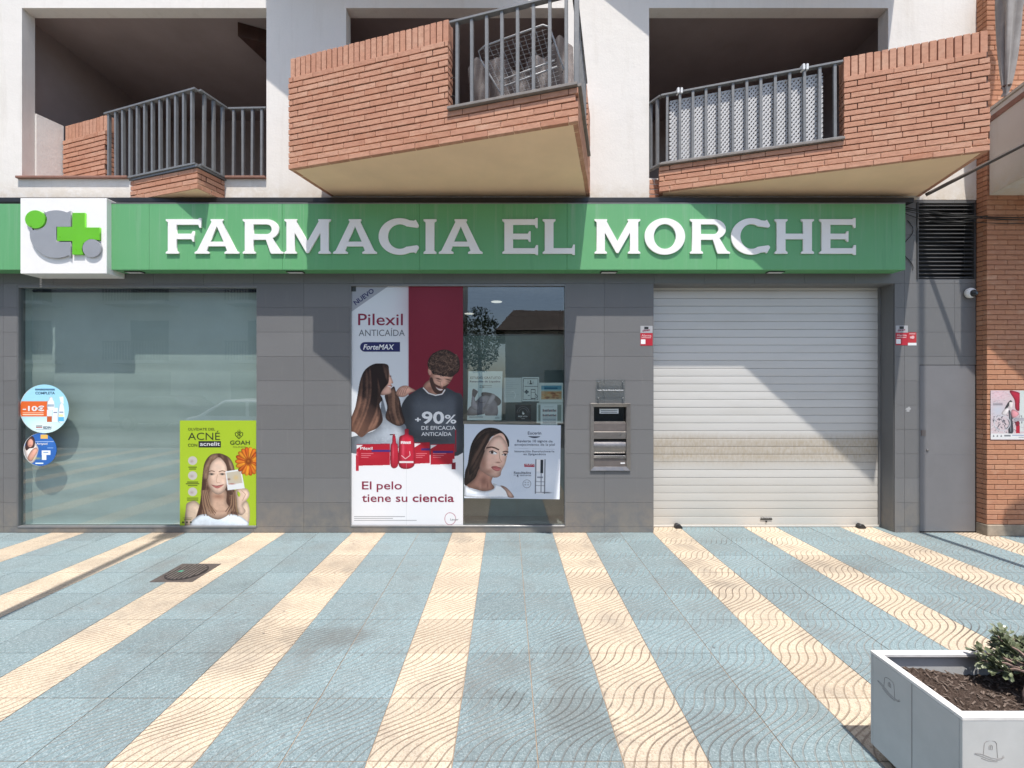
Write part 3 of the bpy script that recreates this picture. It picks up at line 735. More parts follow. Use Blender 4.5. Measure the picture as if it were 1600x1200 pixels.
MB().prism(inset_poly([tuple(v.xy) for v in (A_ - nF * .0 - dF * .02, AP + nF * .012 + dF * .012, S_ + dF * .012)], -.004), zt, zt + .022).build('coping', M['frame'], lb)
PL = AP - dF * (L0 + .45)            # right edge of the brick pier, inside the loggia
railing(lb, PL + dF * .02, AP - dF * .012, zt + .024, 5.10, 12)
railing(lb, AP + dS * .022, S_ + Vector((.01, .02, 0)), zt + .024, 5.10, 3)
railing(lb, S_ + Vector((.03, .03, 0)), Vector((-2.89, .015, 0)), zt + .024, 5.10, 4)
MB().prism([tuple(v.xy) for v in (PL - dF * .77 - nF * .012, PL - nF * .012 - dF * .01, PL - nF * .12 - dF * .01, PL - dF * .77 - nF * .12)], 4.246, 4.246 + 11 * CH - .004).build('pier_core', M['mortar'], lb)
bricks(lb, PL - dF * .80, aF, .80, 4.246, 11, M['brick'], .20)
bricks(lb, PL - nF * .046, aF + R(90), .09, 4.246, 11, M['brick'])
piece('brick', .11, .05, .19, M['brick'], lb, (PL - nF * .09 + Vector((0, 0, 5.01)) - dF * .027).to_tuple(), (0, 0, aF + R(90)), .003)

# --- balconies of the storey above (out of frame, they shade the white wall)
def upper_balcony(FL, FR, back, label):
    FL, FR = Vector(FL), Vector(FR); d = (FR - FL).normalized(); s = Vector((-d.y, d.x)); n = Vector((d.y, -d.x))
    a = FL + s * ((-.002 - FL.y) / s.y); b = FR + s * ((-.002 - FR.y) / s.y); H2 = 6.97
    t = thing('balcony', label, 'balcony', (FL.x, FL.y, H2), 'brick balconies above the pharmacy')
    MB().prism([tuple(FL), tuple(FR), tuple(b), tuple(a)], H2, H2 + .28).build('slab', M['cream'], t)
    MB().prism([tuple(FL), tuple(FR), tuple(FR - n * .12), tuple(FL - n * .12)], H2 + .281, H2 + 1.18).build('parapet', M['brick'], t)
    MB().prism([tuple(FR - n * .121), tuple(FR - n * .121 - d * .12), tuple(b - d * .12), tuple(b)], H2 + .281, H2 + 1.18).build('parapet', M['brick'], t)
upper_balcony((-2.86, -.53), (-.05, -1.32), 0, 'upper storey balcony over the middle one, just out of view')
upper_balcony((1.02, -.16), (4.40, -1.10), 0, 'upper storey balcony over the right one, just out of view')

# ------------------------------------------------------------------ lettering helpers
def curve_mesh(name, loops, extrude, bevel=0.0):
    cu = bpy.data.curves.new(name, 'CURVE'); cu.dimensions = '2D'; cu.fill_mode = 'BOTH'; cu.extrude = extrude; cu.bevel_depth = bevel
    for lp in loops:
        sp = cu.splines.new('POLY'); sp.points.add(len(lp) - 1); sp.use_cyclic_u = True
        for p, (x, y) in zip(sp.points, lp): p.co = (x, y, 0, 1)
    o = bpy.data.objects.new(name, cu); COL.objects.link(o)
    dg = bpy.context.evaluated_depsgraph_get(); me = bpy.data.meshes.new_from_object(o.evaluated_get(dg))
    bpy.data.objects.remove(o); bpy.data.curves.remove(cu); me.name = name; return me
def face_street(me, x0, y0, z0):     # x right, y up in the drawing -> wall facing -y
    n = len(me.vertices); a = np.empty(n * 3, np.float32); me.vertices.foreach_get('co', a); a = a.reshape(-1, 3)
    b = np.stack([a[:, 0] + x0, -a[:, 2] + y0, a[:, 1] + z0], 1).astype(np.float32); me.vertices.foreach_set('co', b.ravel()); me.update()
def lettering(body, x, z, size, y, mat, parent, width=None, bold=0.0, align='LEFT', shear=0.0, rot=0.0, name='lettering', spacing=1.0, ext=.0004):
    """flat letters at cap height `size`; x,z is the baseline start (metres, wall plane y)"""
    cu = bpy.data.curves.new(name, 'FONT'); cu.body = body; cu.size = size / .73; cu.offset = bold * size; cu.shear = shear
    cu.align_x = 'LEFT'; cu.space_character = spacing; cu.extrude = ext; cu.resolution_u = 3
    o = bpy.data.objects.new(name, cu); COL.objects.link(o)
    dg = bpy.context.evaluated_depsgraph_get(); me = bpy.data.meshes.new_from_object(o.evaluated_get(dg))
    bpy.data.objects.remove(o); bpy.data.curves.remove(cu)
    n = len(me.vertices)
    if n == 0: return None
    a = np.empty(n * 3, np.float32); me.vertices.foreach_get('co', a); a = a.reshape(-1, 3)
    x0, x1 = a[:, 0].min(), a[:, 0].max(); a[:, 0] -= x0
    if width: a[:, 0] *= width / (x1 - x0); w = width
    else: w = x1 - x0
    if align == 'CENTER': a[:, 0] -= w / 2
    if rot: c, s = math.cos(rot), math.sin(rot); ax = a[:, 0] * c - a[:, 1] * s; a[:, 1] = a[:, 0] * s + a[:, 1] * c; a[:, 0] = ax
    base = wpos(parent)
    b = np.stack([a[:, 0] + x, -a[:, 2] + y, a[:, 1] + z], 1) - np.array(base, np.float32)
    me.vertices.foreach_set('co', b.astype(np.float32).ravel()); me.update(); me.materials.clear()
    return mesh_obj(name, me, mat, parent, base)

# ------------------------------------------------------------------ green shop sign
YP = -.176
sg = thing('shop_sign', 'long green pharmacy sign with raised white capital letters', 'sign', (0, YP, WZ(421.5, YP)))
zb, ztop = WZ(421.5, YP), WZ(318.5, YP)
edges = [WX(173, YP), WX(233, YP), WX(441, YP), WX(650, YP) + .04, WX(859, YP) + .2, WX(1120, YP), WX(1415, YP)]
for a, b in zip(edges[:-1], edges[1:]):
    MB().box(a + .0006, b - .0006, YP, -.006, zb, ztop).build('panel', M['green'], sg, None, .003)
MB().box(-7.2, WX(36, YP), YP, -.006, zb, ztop).build('panel', M['green'], sg, None, .003)
MB().box(WX(173, YP), WX(1415, YP), YP - .001, -.004, ztop + .001, ztop + .014).build('top_flashing', M['frame'], sg, None, .002)
for px in (212, 463, 952, 1212):
    xa, xb = WX(px - 14, -.09), WX(px + 12, -.09)
    lm = MB().box(xa, xb, -.125, -.06, zb - .012, zb - .0015).build('downlight', M['black'], sg, None, .002)
    MB().box(xa + .012, xb - .012, -.118, -.067, zb - .0145, zb - .0122).build('diffuser', M['white_plastic'], lm)

def arc(cx, cy, rx, ry, a0, a1, n=28):
    return [(cx + rx * math.cos(R(a0 + (a1 - a0) * i / n)), cy + ry * math.sin(R(a0 + (a1 - a0) * i / n))) for i in range(n + 1)]
ST, BR, SF = .25, .155, .06      # stem, bar, serif reach in cap heights
def sfoot(x0, x1, up=False):     # serif points at the foot of a stem, from right to left going round the bottom
    return [(x1, .085), (x1 + SF, .04), (x1 + SF, 0), (x0 - SF, 0), (x0 - SF, .04), (x0, .085)]
def shead(x0, x1):               # from left to right round the top
    return [(x0, .915), (x0 - SF, .96), (x0 - SF, 1), (x1 + SF, 1), (x1 + SF, .96), (x1, .915)]
def letter(ch, W):
    s0, s1 = SF, SF + ST
    def arm(xr, zlo, zhi, out):  # closed arm end with a flared serif
        return None
    if ch == 'I':
        s0 = (W - ST) / 2; s1 = s0 + ST; return [sfoot(s0, s1) + shead(s0, s1)]
    if ch in 'FE':
        xm = W * .80
        o = [(s0, .085), (s0, .915), (0, .96), (0, 1), (W - .09, 1), (W - .05, 1.035), (W, 1.035), (W, .755), (W - .045, .755), (W - .085, 1 - BR), (s1, 1 - BR),
             (s1, .5 + BR / 2), (xm - .08, .5 + BR / 2), (xm - .04, .65), (xm, .65), (xm, .35), (xm - .04, .35), (xm - .08, .5 - BR / 2), (s1, .5 - BR / 2)]
        if ch == 'F': o += [(s1, .085), (s1 + SF, .04), (s1 + SF, 0), (0, 0), (0, .04)]
        else: o += [(s1, BR), (W - .085, BR), (W - .045, .245), (W + .01, .245), (W + .01, -.035), (W - .04, -.035), (W - .08, 0), (0, 0), (0, .04)]
        return [o]
    if ch == 'L':
        return [[(s0, .085)] + shead(s0, s1) + [(s1, BR), (W - .085, BR), (W - .045, .26), (W, .26), (W, -.035), (W - .05, -.035), (W - .09, 0), (0, 0), (0, .04)]]
    if ch == 'H':
        r1 = W - SF; r0 = r1 - ST
        return [sfoot(s0, s1)[2:] + shead(s0, s1) + [(s1, .5 + BR / 2), (r0, .5 + BR / 2)] + shead(r0, r1) + sfoot(r0, r1) + [(r0, .5 - BR / 2), (s1, .5 - BR / 2)] + sfoot(s0, s1)[:2]]
    if ch == 'A':
        c = W / 2; t = .13; lw = .30
        o = [(0, 0), (0, .04), (.075, .085), (c - t - .02, .93), (c - t - .05, .965), (c - t - .05, 1), (c + t + .05, 1), (c + t + .05, .965), (c + t + .02, .93), (W - .075, .085), (W, .04), (W, 0),
             (W - .42, 0), (W - .42, .04), (W - .345, .085), (W - .395, .215), (.395, .215), (.345, .085), (.42, .04), (.42, 0)]
        return [o, [(c - .20, .345), (c, .80), (c + .20, .345)]]
    if ch == 'M':
        l0, l1 = SF, SF + .235; r1, r0 = W - SF, W - SF - .235; c = W / 2
        o = sfoot(l0, l1)[2:] + [(l0, .915), (0, .96), (0, 1), (.36, 1), (.36, .965), (.345, .94), (c, .36), (W - .345, .94), (W - .36, .965), (W - .36, 1), (W, 1), (W, .96), (r1, .915)] \
            + sfoot(r0, r1) + [(r0, .62), (c + .03, 0.02), (c - .03, 0.02), (l1, .62)] + sfoot(l0, l1)[:2]
        return [o]
    if ch == 'O':
        return [arc(W / 2, .5, W / 2, .53, 0, 360, 48)[:-1], arc(W / 2, .5, W / 2 - .265, .53 - .165, 0, 360, 48)[:-1]]
    if ch == 'C':
        cx = W * .52; rx = W * .52
        out = arc(cx, .5, rx, .53, 43, 317, 44); inn = arc(cx, .5, rx - .265, .53 - .165, 319, 41, 36)
        return [[(W - .01, .83), (W - .10, .985), (W - .15, .955)] + out[3:-3] + [(W - .15, .045), (W - .10, .015), (W - .01, .17), (W - .02, .215), (W - .06, .24)] + inn[2:-2] + [(W - .06, .76), (W - .02, .785)]]
    if ch == 'R':
        b = W * .60; r = .5 - .245; cy = 1 - r
        o = sfoot(s0, s1)[2:] + [(s0, .915), (0, .96), (0, 1)] + [(b, 1)] + arc(b, 1 - .29, W * .31, .29, 90, -62, 20)[1:] \
            + [(W - .07, .085), (W + .02, .04), (W + .02, 0), (W - .33, 0), (W - .36, .05), (b - .02, .405), (s1, .405)] + sfoot(s0, s1)[:2]
        h = [(s1, .57)] + arc(b, .71, W * .31 - .21, .145, -90, 90, 14) + [(s1, .855)]
        return [o, h]
LET = [('F', 260, 315), ('A', 305, 374), ('R', 380, 442), ('M', 445, 517), ('A', 521, 589), ('C', 592, 655), ('I', 661, 683), ('A', 686, 754),
       ('E', 785, 840), ('L', 848, 898), ('M', 929, 1000), ('O', 1007, 1070), ('R', 1078, 1139), ('C', 1142, 1203), ('H', 1210, 1271), ('E', 1280, 1336)]
YL = YP - .010
for ch, pa, pb in LET:
    xa, xb = WX(pa, YL), WX(pb, YL); z0, z1 = WZ(396.5, YL), WZ(343, YL); h = z1 - z0
    loops = [[(x * h, y * h) for x, y in lp] for lp in letter(ch, (xb - xa) / h)]
    me = curve_mesh('letter', loops, .0075, .0012); face_street(me, 0, 0, 0)
    mesh_obj('letter', me, M['white_sign'], sg, (xa, YL, z0))['label'] = 'raised white capital letter ' + ch

# ------------------------------------------------------------------ white cube sign with logo
YC = -.235
ls = thing('logo_sign', 'white square box sign with a green and grey cross emblem', 'sign', (WX(100, YC), YC, WZ(428, YC)))
xa, xb, za, zb2 = WX(31.5, YC), WX(166.5, YC), WZ(427.5, YC), WZ(309.5, YC)
MB().box(xa, xb, YC, -.004, za, zb2).build('box', M['white_sign'], ls, None, .004)
ye = YC - .012
def lx(X): return WX(X * .3125, ye)
def lz(Y): return WZ(Y * .3125 + 290, ye)
def emblem(name, loops, mat, d=.010):
    me = curve_mesh(name, [[(lx(X), lz(Y)) for X, Y in lp] for lp in loops], d); face_street(me, 0, 0, 0)
    me.vertices.foreach_set('co', (np.array([v.co for v in me.vertices], np.float32) - np.array((0, 0, 0), np.float32)).ravel())
    base = wpos(ls)
    for v in me.vertices: v.co -= Vector((base.x, 0, base.z))
    mesh_obj(name, me, mat, ls, (base.x, ye, base.z))
def circ(cx, cy, r, a0=0, a1=360, n=40, ry=None): return [(cx + r * math.cos(R(a0 + (a1 - a0) * i / n)), cy + (ry or r) * math.sin(R(a0 + (a1 - a0) * i / n))) for i in range(n)]
emblem('green_dot', [circ(180, 170, 50, ry=45)], M['logo_green'])
# grey crescent: bitten by the dot at upper left, cut straight at the right, notched for the cross
cres = [(358, 128), (358, 207), (286, 207), (286, 283), (358, 283), (358, 362)] + [(285 + 132 * math.cos(R(a)), 240 + 123 * math.sin(R(a))) for a in range(62, 206, 6)] \
    + [(180 + 60 * math.cos(R(a)), 170 + 55 * math.sin(R(a))) for a in range(105, -62, -8)] + [(285 + 132 * math.cos(R(a)), 248 + 123 * math.sin(R(a))) for a in range(246, 300, 6)]
emblem('grey_crescent', [cres], M['logo_grey'])
emblem('green_cross', [[(366, 138), (428, 138), (428, 211), (502, 211), (502, 274), (452, 268), (420, 290), (413, 318), (420, 346), (366, 346), (366, 278), (290, 278), (290, 208), (366, 208)]], M['logo_green'])
emblem('grey_dot', [circ(463, 314, 46, ry=45)], M['logo_grey'])

# ------------------------------------------------------------------ night hatch
hz = lambda py: WZ(py, 0)
nh = thing('night_hatch', 'stainless steel night service hatch with drawer set into the grey wall', 'hatch', (WX(953), 0, hz(734)))
xa, xb, za, zb3 = WX(922), WX(984.5), hz(735), hz(630)
fr = .045
def bevel_bar(p, name='frame'):      # a frame side sloping back towards the opening
    m = MB(); m.add(p, [(0, 1, 2, 3), (4, 7, 6, 5), (0, 4, 5, 1), (1, 5, 6, 2), (2, 6, 7, 3), (3, 7, 4, 0)]); return m.build(name, M['steel'], nh, None, .001)
yo, yi = -.018, -.004
for side in range(4):
    C = [(xa, za), (xb, za), (xb, zb3), (xa, zb3)]; I = [(xa + fr, za + fr), (xb - fr, za + fr), (xb - fr, zb3 - fr), (xa + fr, zb3 - fr)]
    a, b, c, d = C[side], C[(side + 1) % 4], I[(side + 1) % 4], I[side]
    bevel_bar([(a[0], yo, a[1]), (b[0], yo, b[1]), (c[0], yi, c[1]), (d[0], yi, d[1]), (a[0], .03, a[1]), (b[0], .03, b[1]), (c[0], .03, c[1]), (d[0], .03, d[1])])
xi, xj = xa + fr, xb - fr
MB().box(xi, xj, .13, .14, za + fr, zb3 - fr).build('back_panel', M['dark'], nh)
for x in (xi - .004, xj): MB().box(x, x + .004, .03, .13, za + fr, zb3 - fr).build('side_panel', M['steel_dark'], nh)
pn = MB(); zz0, zz1 = hz(659), hz(640)
pn.add([(xi, .05, zz0), (xj, .05, zz0), (xj, .05, zb3 - fr), (xi, .05, zb3 - fr)], [(0, 1, 2, 3)]); pn.build('pane', M['glass_dark'], nh)
nt = MB().box(WX(938), WX(968), .044, .0455, hz(646.5), hz(639)).build('notice', M['paper'], nh)
for k in range(2): MB().box(WX(940), WX(966), .0428, .0438, hz(645.2 - 2.6 * k), hz(644.2 - 2.6 * k)).build('notice_line', M['ink_grey'], nt)
MB().add([(xi, .012, hz(661)), (xj, .012, hz(661)), (xj, .05, hz(659)), (xi, .05, hz(659))], [(0, 1, 2, 3)]).build('ledge', M['steel'], nh)
MB().box(xi, xj, .012, .05, hz(674), hz(661.2)).build('upper_panel', M['steel_dark'], nh, None, .002)
MB().box(xi, xj, .004, .05, hz(686), hz(674.6)).build('drawer_front', M['steel'], nh, None, .003)
MB().lathe([(.008, 0), (.008, .008)], 10, 'y', (WX(969.5), .004, hz(678))).build('push_button', M['chrome'], nh)
MB().box(xi, xj, .06, .07, hz(716), hz(686.4)).build('drawer_recess', M['black'], nh)
dp = []
for k in range(13):
    a = R(-80 + 160 * k / 12); dp.append((.055 - .05 * math.cos(a), (hz(688) + hz(711)) / 2 + .085 * math.sin(a)))
mm = MB(); vs = [(x, y, z) for x in (xi + .003, xj - .003) for y, z in dp]; n = len(dp)
mm.add(vs, [(i, i + 1, n + i + 1, n + i) for i in range(n - 1)]); mm.build('turning_drum', M['steel'], nh, None, 0, True)
MB().box(xi, xj, .002, .05, hz(716), hz(712)).build('drum_lip', M['chrome'], nh, None, .002)
MB().box(xi, xj, .014, .05, za + fr, hz(716.3)).build('lower_panel', M['steel_dark'], nh, None, .002)
MB().box(WX(970), WX(977), .0122, .0135, hz(725), hz(723)).build('maker_mark', M['ink_white'], nh)

# clear name plate
pl = thing('name_plate', 'small clear acrylic name plate on four pins above the hatch', 'plate', (WX(953), -.03, hz(627)))
pa_, pb_ = WX(930.5), WX(976)
MB().box(pa_, pb_, -.030, -.025, hz(626), hz(593)).build('acrylic', m_glass('clear_acrylic', (.93, .95, .95), 1.2), pl, None, .001)
for px in (934.5, 972.5):
    for py in (596.5, 622):
        MB().lathe([(.006, 0), (.006, .024), (.010, .0245), (.010, .034), (.006, .038)], 12, 'y', (WX(px), -.0003, hz(py))).build('stand_off', M['chrome'], pl)
lettering('Ledo. María Miranda Rodríguez', WX(953), hz(610.2), .013, -.0315, M['ink_white'], pl, WX(974) - WX(934), .03, 'CENTER')

# ------------------------------------------------------------------ alarm stickers
def sticker(x0, z0, w, h, y, parent, mat, name): return MB().box(x0, x0 + w, y, y + .0012, z0, z0 + h).build(name, mat, parent)
def alarm(px, py, label, second):
    x, z = WX(px), hz(py); s = 1 / 130.4
    t = thing('alarm_sticker', label, 'sticker', (x, -.002, z), 'alarm stickers beside the shutter')
    sticker(x, z, 19 * s, 19.5 * s, -.002, t, M['red'], 'red_field')
    sticker(x, z + 19.8 * s, 19 * s, 11 * s, -.002, t, m_flat('silver_vinyl', (.36, .36, .37)), 'silver_field')
    sticker(x + 6 * s, z + 25.5 * s, 6.5 * s, 4 * s, -.0035, t, M['ink_black'], 'emblem')
    lettering('Direct', x + 3.2 * s, z + 21.8 * s, 2.5 * s, -.0032, M['ink_maroon'], t, 12 * s, .04, shear=.3, rot=.15)
    lettering('Alarma', x + 1.5 * s, z + 14 * s, 3.8 * s, -.0032, m_flat('pink_ink', (.68, .40, .40)), t, 15.5 * s, .02)
    sticker(x + 1.5 * s, z + 11.7 * s, 15 * s, 1 * s, -.0032, t, bpy.data.materials['pink_ink'], 'text_line')
    sticker(x + .7 * s, z + 2.4 * s, 7 * s, 7.2 * s, -.0034, t, M['ink_white'], 'white_square')
    if second:
        sticker(x + 19.2 * s, z + 4 * s, 13 * s, 16 * s, -.0018, t, m_flat('bright_red_vinyl', (.45, .03, .035)), 'second_field')
        sticker(x + 19.2 * s, z - .2 * s, 13.4 * s, 4 * s, -.0018, t, M['paper'], 'strip')
        cm = MB().lathe([(2.6 * s, 0), (2.6 * s, .001)], 16, 'y', (x + 26.5 * s, -.0032, z + 12.5 * s)).build('camera_symbol', bpy.data.materials['pink_ink'], t)
        sticker(x + 22 * s, z + 10.6 * s, 4.5 * s, 3.2 * s, -.0044, t, bpy.data.materials['pink_ink'], 'camera_body')
        sticker(x + 21 * s, z + 17.2 * s, 9.5 * s, 1.2 * s, -.0032, t, bpy.data.materials['pink_ink'], 'text_line')
alarm(1000.6, 540, 'red and silver alarm sticker on the wall left of the shutter', False)
alarm(1399.3, 539.5, 'double red alarm sticker on the pillar right of the shutter', True)
sk = thing('worn_sticker', 'pale torn sticker remnant on the grey pillar below the alarm sticker', 'sticker', (WX(1418), -.001, hz(640)))
for k, (dx, dz, w, h) in enumerate(((-.03, .0, .07, .02), (-.02, -.022, .045, .018), (.0, .022, .03, .012))):
    MB().prism_y([(WX(1418) + dx, hz(640) + dz), (WX(1418) + dx + w * .9, hz(640) + dz - .004), (WX(1418) + dx + w, hz(640) + dz + h * .8), (WX(1418) + dx + w * .3, hz(640) + dz + h)], -.0013, -.0004).build('scrap', m_flat('scrap_paper_%d' % k, (.36, .36, .36), .8), sk)

# ------------------------------------------------------------------ dome camera, cables
dc = thing('security_camera', 'small white dome security camera beside the brick pillar', 'camera', (WX(1521, -.05), -.03, hz(457)))
cx_, cz_ = WX(1521, -.06), WZ(457, -.06)
MB().lathe([(.05, 0), (.058, .01), (.062, .035), (.05, .055)], 20, 'y', (cx_, 0, cz_)).build('body', M['white_plastic'], dc, None, 0, True)
MB().lathe([(.042, 0), (.04, .012), (.028, .026), (.012, .032)], 18, 'y', (cx_ + .006, -.055, cz_ - .008)).build('dome', M['black'], dc, None, 0, True)
MB().lathe([(.016, 0), (.014, .012)], 12, 'y', (cx_ + .008, -.078, cz_ - .012)).build('lens', M['glass_dark'], dc)
def sag(a, b, d, n=14):
    a, b = Vector(a), Vector(b); return [a.lerp(b, i / n) - Vector((0, 0, d * 4 * (i / n) * (1 - i / n))) for i in range(n + 1)]
cabs = [((WX(1414, -.1), -.09, 3.86), (6.6, -.16, 3.74), .07), ((WX(1414, -.1), -.085, 3.84), (6.6, -.17, 3.68), .05), ((WX(1414, -.1), -.08, 3.80), (5.5, -.05, 3.70), .06), ((WX(1414, -.1), -.075, 3.83), (6.6, -.15, 3.70), .10), ((5.0, -.04, 3.72), (5.62, -.12, 3.745), .03)]
for k, (a, b, d) in enumerate(cabs):
    o = MB().tube(sag(a, b, d), .006 if k < 2 else .0042, 6).build('cable', M['cable'], None, a, 0, True)
    tag(o, ('thick black cable, topmost of those crossing the louvre', 'thick black cable, second from the top across the louvre', 'thin black cable ending in the middle of the louvre',
            'thin black cable sagging lowest across the louvre', 'short black cable end by the right edge of the louvre')[k], 'cable', 'cables across the louvre')
lc = thing('loose_cable', 'thin grey loop of cable hanging on the wall left of the louvre', 'cable', (WX(1428), -.01, hz(400)))
pts = [Vector((WX(1417 + 9 * math.sin(i * .55)), -.008, hz(345 + i * 5.2))) for i in range(16)]
MB().tube(pts, .0035, 6).build('strand', M['cable'], lc, None, 0, True)
o = MB().tube(sag((-6.9, -.12, 3.90), (WX(430), -.105, 3.9), .012, 20) + sag((WX(470), -.105, 3.9), (WX(920), -.1, 3.90), .015, 16), .008, 6).build('cable', M['cable'], None, (-6.9, -.12, 3.9), 0, True)
tag(o, 'thin black cable lying along the top of the green sign', 'cable')

# ------------------------------------------------------------------ neighbouring building at the right edge
nb = thing('brick_pillar', 'neighbouring brown brick pillar at the right edge of the picture', 'pillar', (6.2, 0, 0))
YN = -.115; XN = 5.62
MB().box(XN + .012, 9.0, YN + .012, .3, .0, 9.6).build('core', M['mortar2'], nb)
MB().box(XN - .006, 9.0, YN - .012, .0, .0, .13).build('plinth', m_paint('plinth_render', (.30, .25, .19), .9, var=.25, scale=9), nb, None, .006)
_ch, _bl = CH, BL
CH = .0585
nvis = 0
Z = .132; c = 0
while Z < 6.45:
    off = (0, -.122)[c % 2]; s = off + (-.03 if c % 4 > 1 else 0)
    while s < .80:
        a, b = max(s, 0), s + BL; s += BL
        if b - a < .03: continue
        Lb = b - a - .0045
        piece('brick', round(Lb, 2), BD, CH - .0075, M['brick2'], nb, (XN + a + Lb / 2, YN + BD / 2 + random.uniform(-.0015, .0015), Z + CH / 2), (0, random.uniform(-.004, .004), 0), .002); nvis += 1
    piece('brick', .068, BD, CH - .0075, M['brick2'], nb, (XN + BD / 2 + .0005, YN + BD + .036, Z + CH / 2), (0, 0, R(-90)), .002)
    Z += CH; c += 1
CH = _ch
# neighbour's white balcony
nB = thing('white_balcony', 'smooth white balcony of the neighbouring building at the top right corner', 'balcony', (6.2, -.5, 3.98))
dS = Vector((-.287, -.958, 0)); a0 = Vector((XN + .02, YN - .002, 0)); a1 = a0 + dS * .58; dFn = Vector((.958, -.287, 0)); a2 = a1 + dFn * 3; a3 = a0 + Vector((3.2, 0, 0))
MB().prism([tuple(a0.xy), tuple(a1.xy), tuple(a2.xy), tuple(a3.xy)], 3.985, 4.96).build('parapet', m_plaster('neighbour_plaster', (.60, .565, .52), .3), nB, None, .006)
for zz, w in ((4.86, .03),):
    m = MB(); q = [a0 + Vector((-.012, 0, 0)), a1 + Vector((-.012, -.004, 0)), a1 + Vector((0.01, .004, 0)), a0 + Vector((.01, 0, 0))]
    m.prism([tuple(v.xy) for v in q], zz - w, zz + w).build('groove_band', M['sill'], nB)
MB().prism([tuple(v.xy) for v in (a0 + Vector((-.02, 0, 0)), a1 + Vector((-.02, -.02, 0)), a1 + Vector((.1, 0, 0)), a0 + Vector((.1, 0, 0)))], 4.962, 4.99).build('coping', m_paint('coping_stone', (.48, .44, .38), .8), nB)
ba = MB(); p0 = Vector((4.885, -.13, 3.985)); p1 = Vector((5.50, -.80, 4.34))
d = (p1 - p0).normalized(); ba.tube([p0, p1], .021, 8)
o = ba.build('metal_bar', m_paint('brown_bar_paint', (.07, .055, .045), .5), None, p0); tag(o, 'dark metal bar slanting from the right balcony towards the picture edge', 'bar')
# tied-back awning cloth in front of the pillar
ac = thing('awning_cloth', 'grey folded awning cloth tied up beside the top right brick pillar', 'awning', (5.9, -.3, 4.9))
vs = []; fs = []; NU, NV = 40, 22
for j in range(NV + 1):
    v = j / NV; zc = 5.02 + 1.35 * v; half = .018 + .085 * min(1, (v * 1.25)) ** .6
    for i in range(NU):
        a = 2 * math.pi * i / NU; rr = half * (1 + .28 * math.sin(a * 5 + v * 2) + .12 * math.sin(a * 11 - v * 3))
        vs.append((5.55 + .05 * v + rr * math.cos(a), -.36 - .02 * v + rr * .8 * math.sin(a), zc))
for j in range(NV):
    for i in range(NU): fs.append((j * NU + i, j * NU + (i + 1) % NU, (j + 1) * NU + (i + 1) % NU, (j + 1) * NU + i))
pydata('cloth', [Vector(v) - wpos(ac) for v in vs], fs, m_paint('awning_fabric', (.30, .275, .255), .9, var=.15, scale=8), ac, wpos(ac), smooth=True)
MB().lathe([(.034, -.012), (.042, 0), (.034, .012)], 14, 'z', (5.555, -.36, 5.09)).build('tie', M['wood'], ac)
MB().tube([(5.555, -.36, 5.05), (5.565, -.34, 4.995)], [.02, .035], 10).build('tail', bpy.data.materials['awning_fabric'], ac)

# ------------------------------------------------------------------ things on the middle balcony
RK = lambda s, b: Vector((-2.29, -.64, 0)) + Vector((.9636, -.2673, 0)) * s + Vector((.2673, .9636, 0)) * b
dk = thing('drying_rack', 'folded white wire drying rack leaning behind the middle balcony railing', 'drying rack', RK(2.55, .22))
def rk(u, v): p = RK(2.06 + u, .10 + .10 * (1 - v)); return Vector((p.x, p.y, 4.345 + .80 * v))
frm = [rk(.30, 0), rk(.02, .62), rk(.0, .72), rk(.06, .76), rk(.62, .84), rk(.68, .80), rk(.80, .34), rk(.78, .30)]
wm = m_flat('white_wire', (.50, .50, .50), .4)
MB().tube(frm, .008, 6).build('rim', wm, dk, None, 0, True)
for a, b in ((rk(.22, .28), rk(.74, .38)), (rk(.19, .35), rk(.72, .45))): MB().tube([a, b], .008, 6).build('rail', wm, dk, None, 0, True)
m = MB()
for k in range(16):
    v = .04 + .046 * k; m.tube([rk(.28 - .26 * v / .7, v), rk(.79 - .14 * v, v + .06)], .0017, 4)
for k in range(11):
    t_ = k / 10; m.tube([rk(.30 + .46 * t_, .02 + .05 * t_), rk(.05 + .56 * t_, .74 + .06 * t_)], .0017, 4)
m.build('wire_grid', wm, dk)['kind'] = 'stuff'
ps = thing('plastic_sheet', 'brownish clear plastic sheet draped inside the middle balcony railing', 'sheet', RK(2.3, .4))
vs = []; fs = []; NU, NV = 60, 14
for j in range(NV + 1):
    for i in range(NU + 1):
        u = i / NU; v = j / NV; top = 4.98 + .09 * math.sin(u * 9) + .05 * math.sin(u * 23)
        p = RK(1.86 + 1.06 * u, .40 + .022 * math.sin(u * 31 + v * 4) + .012 * math.sin(u * 63 - v * 7)); vs.append(Vector((p.x, p.y, 4.335 + (top - 4.335) * v)) - wpos(ps))
for j in range(NV):
    for i in range(NU): a = j * (NU + 1) + i; fs.append((a, a + 1, a + NU + 2, a + NU + 1))
n = NT('dirty_plastic'); tr = n.n('ShaderNodeBsdfTransparent'); tr.inputs[0].default_value = (.62, .56, .54, 1)
pb = n.n('ShaderNodeBsdfPrincipled'); pb.inputs['Base Color'].default_value = (.16, .135, .13, 1); pb.inputs['Roughness'].default_value = .65
mx = n.n('ShaderNodeMixShader'); n.l(n.mapr(n.noise(n.pos(), 5, 5), .35, .7, .35, .75), mx.inputs[0]); n.l(tr.outputs[0], mx.inputs[1]); n.l(pb.outputs[0], mx.inputs[2]); n.l(mx.outputs[0], n.out.inputs[0])
pydata('sheet', vs, fs, n.m, ps, wpos(ps), smooth=True)
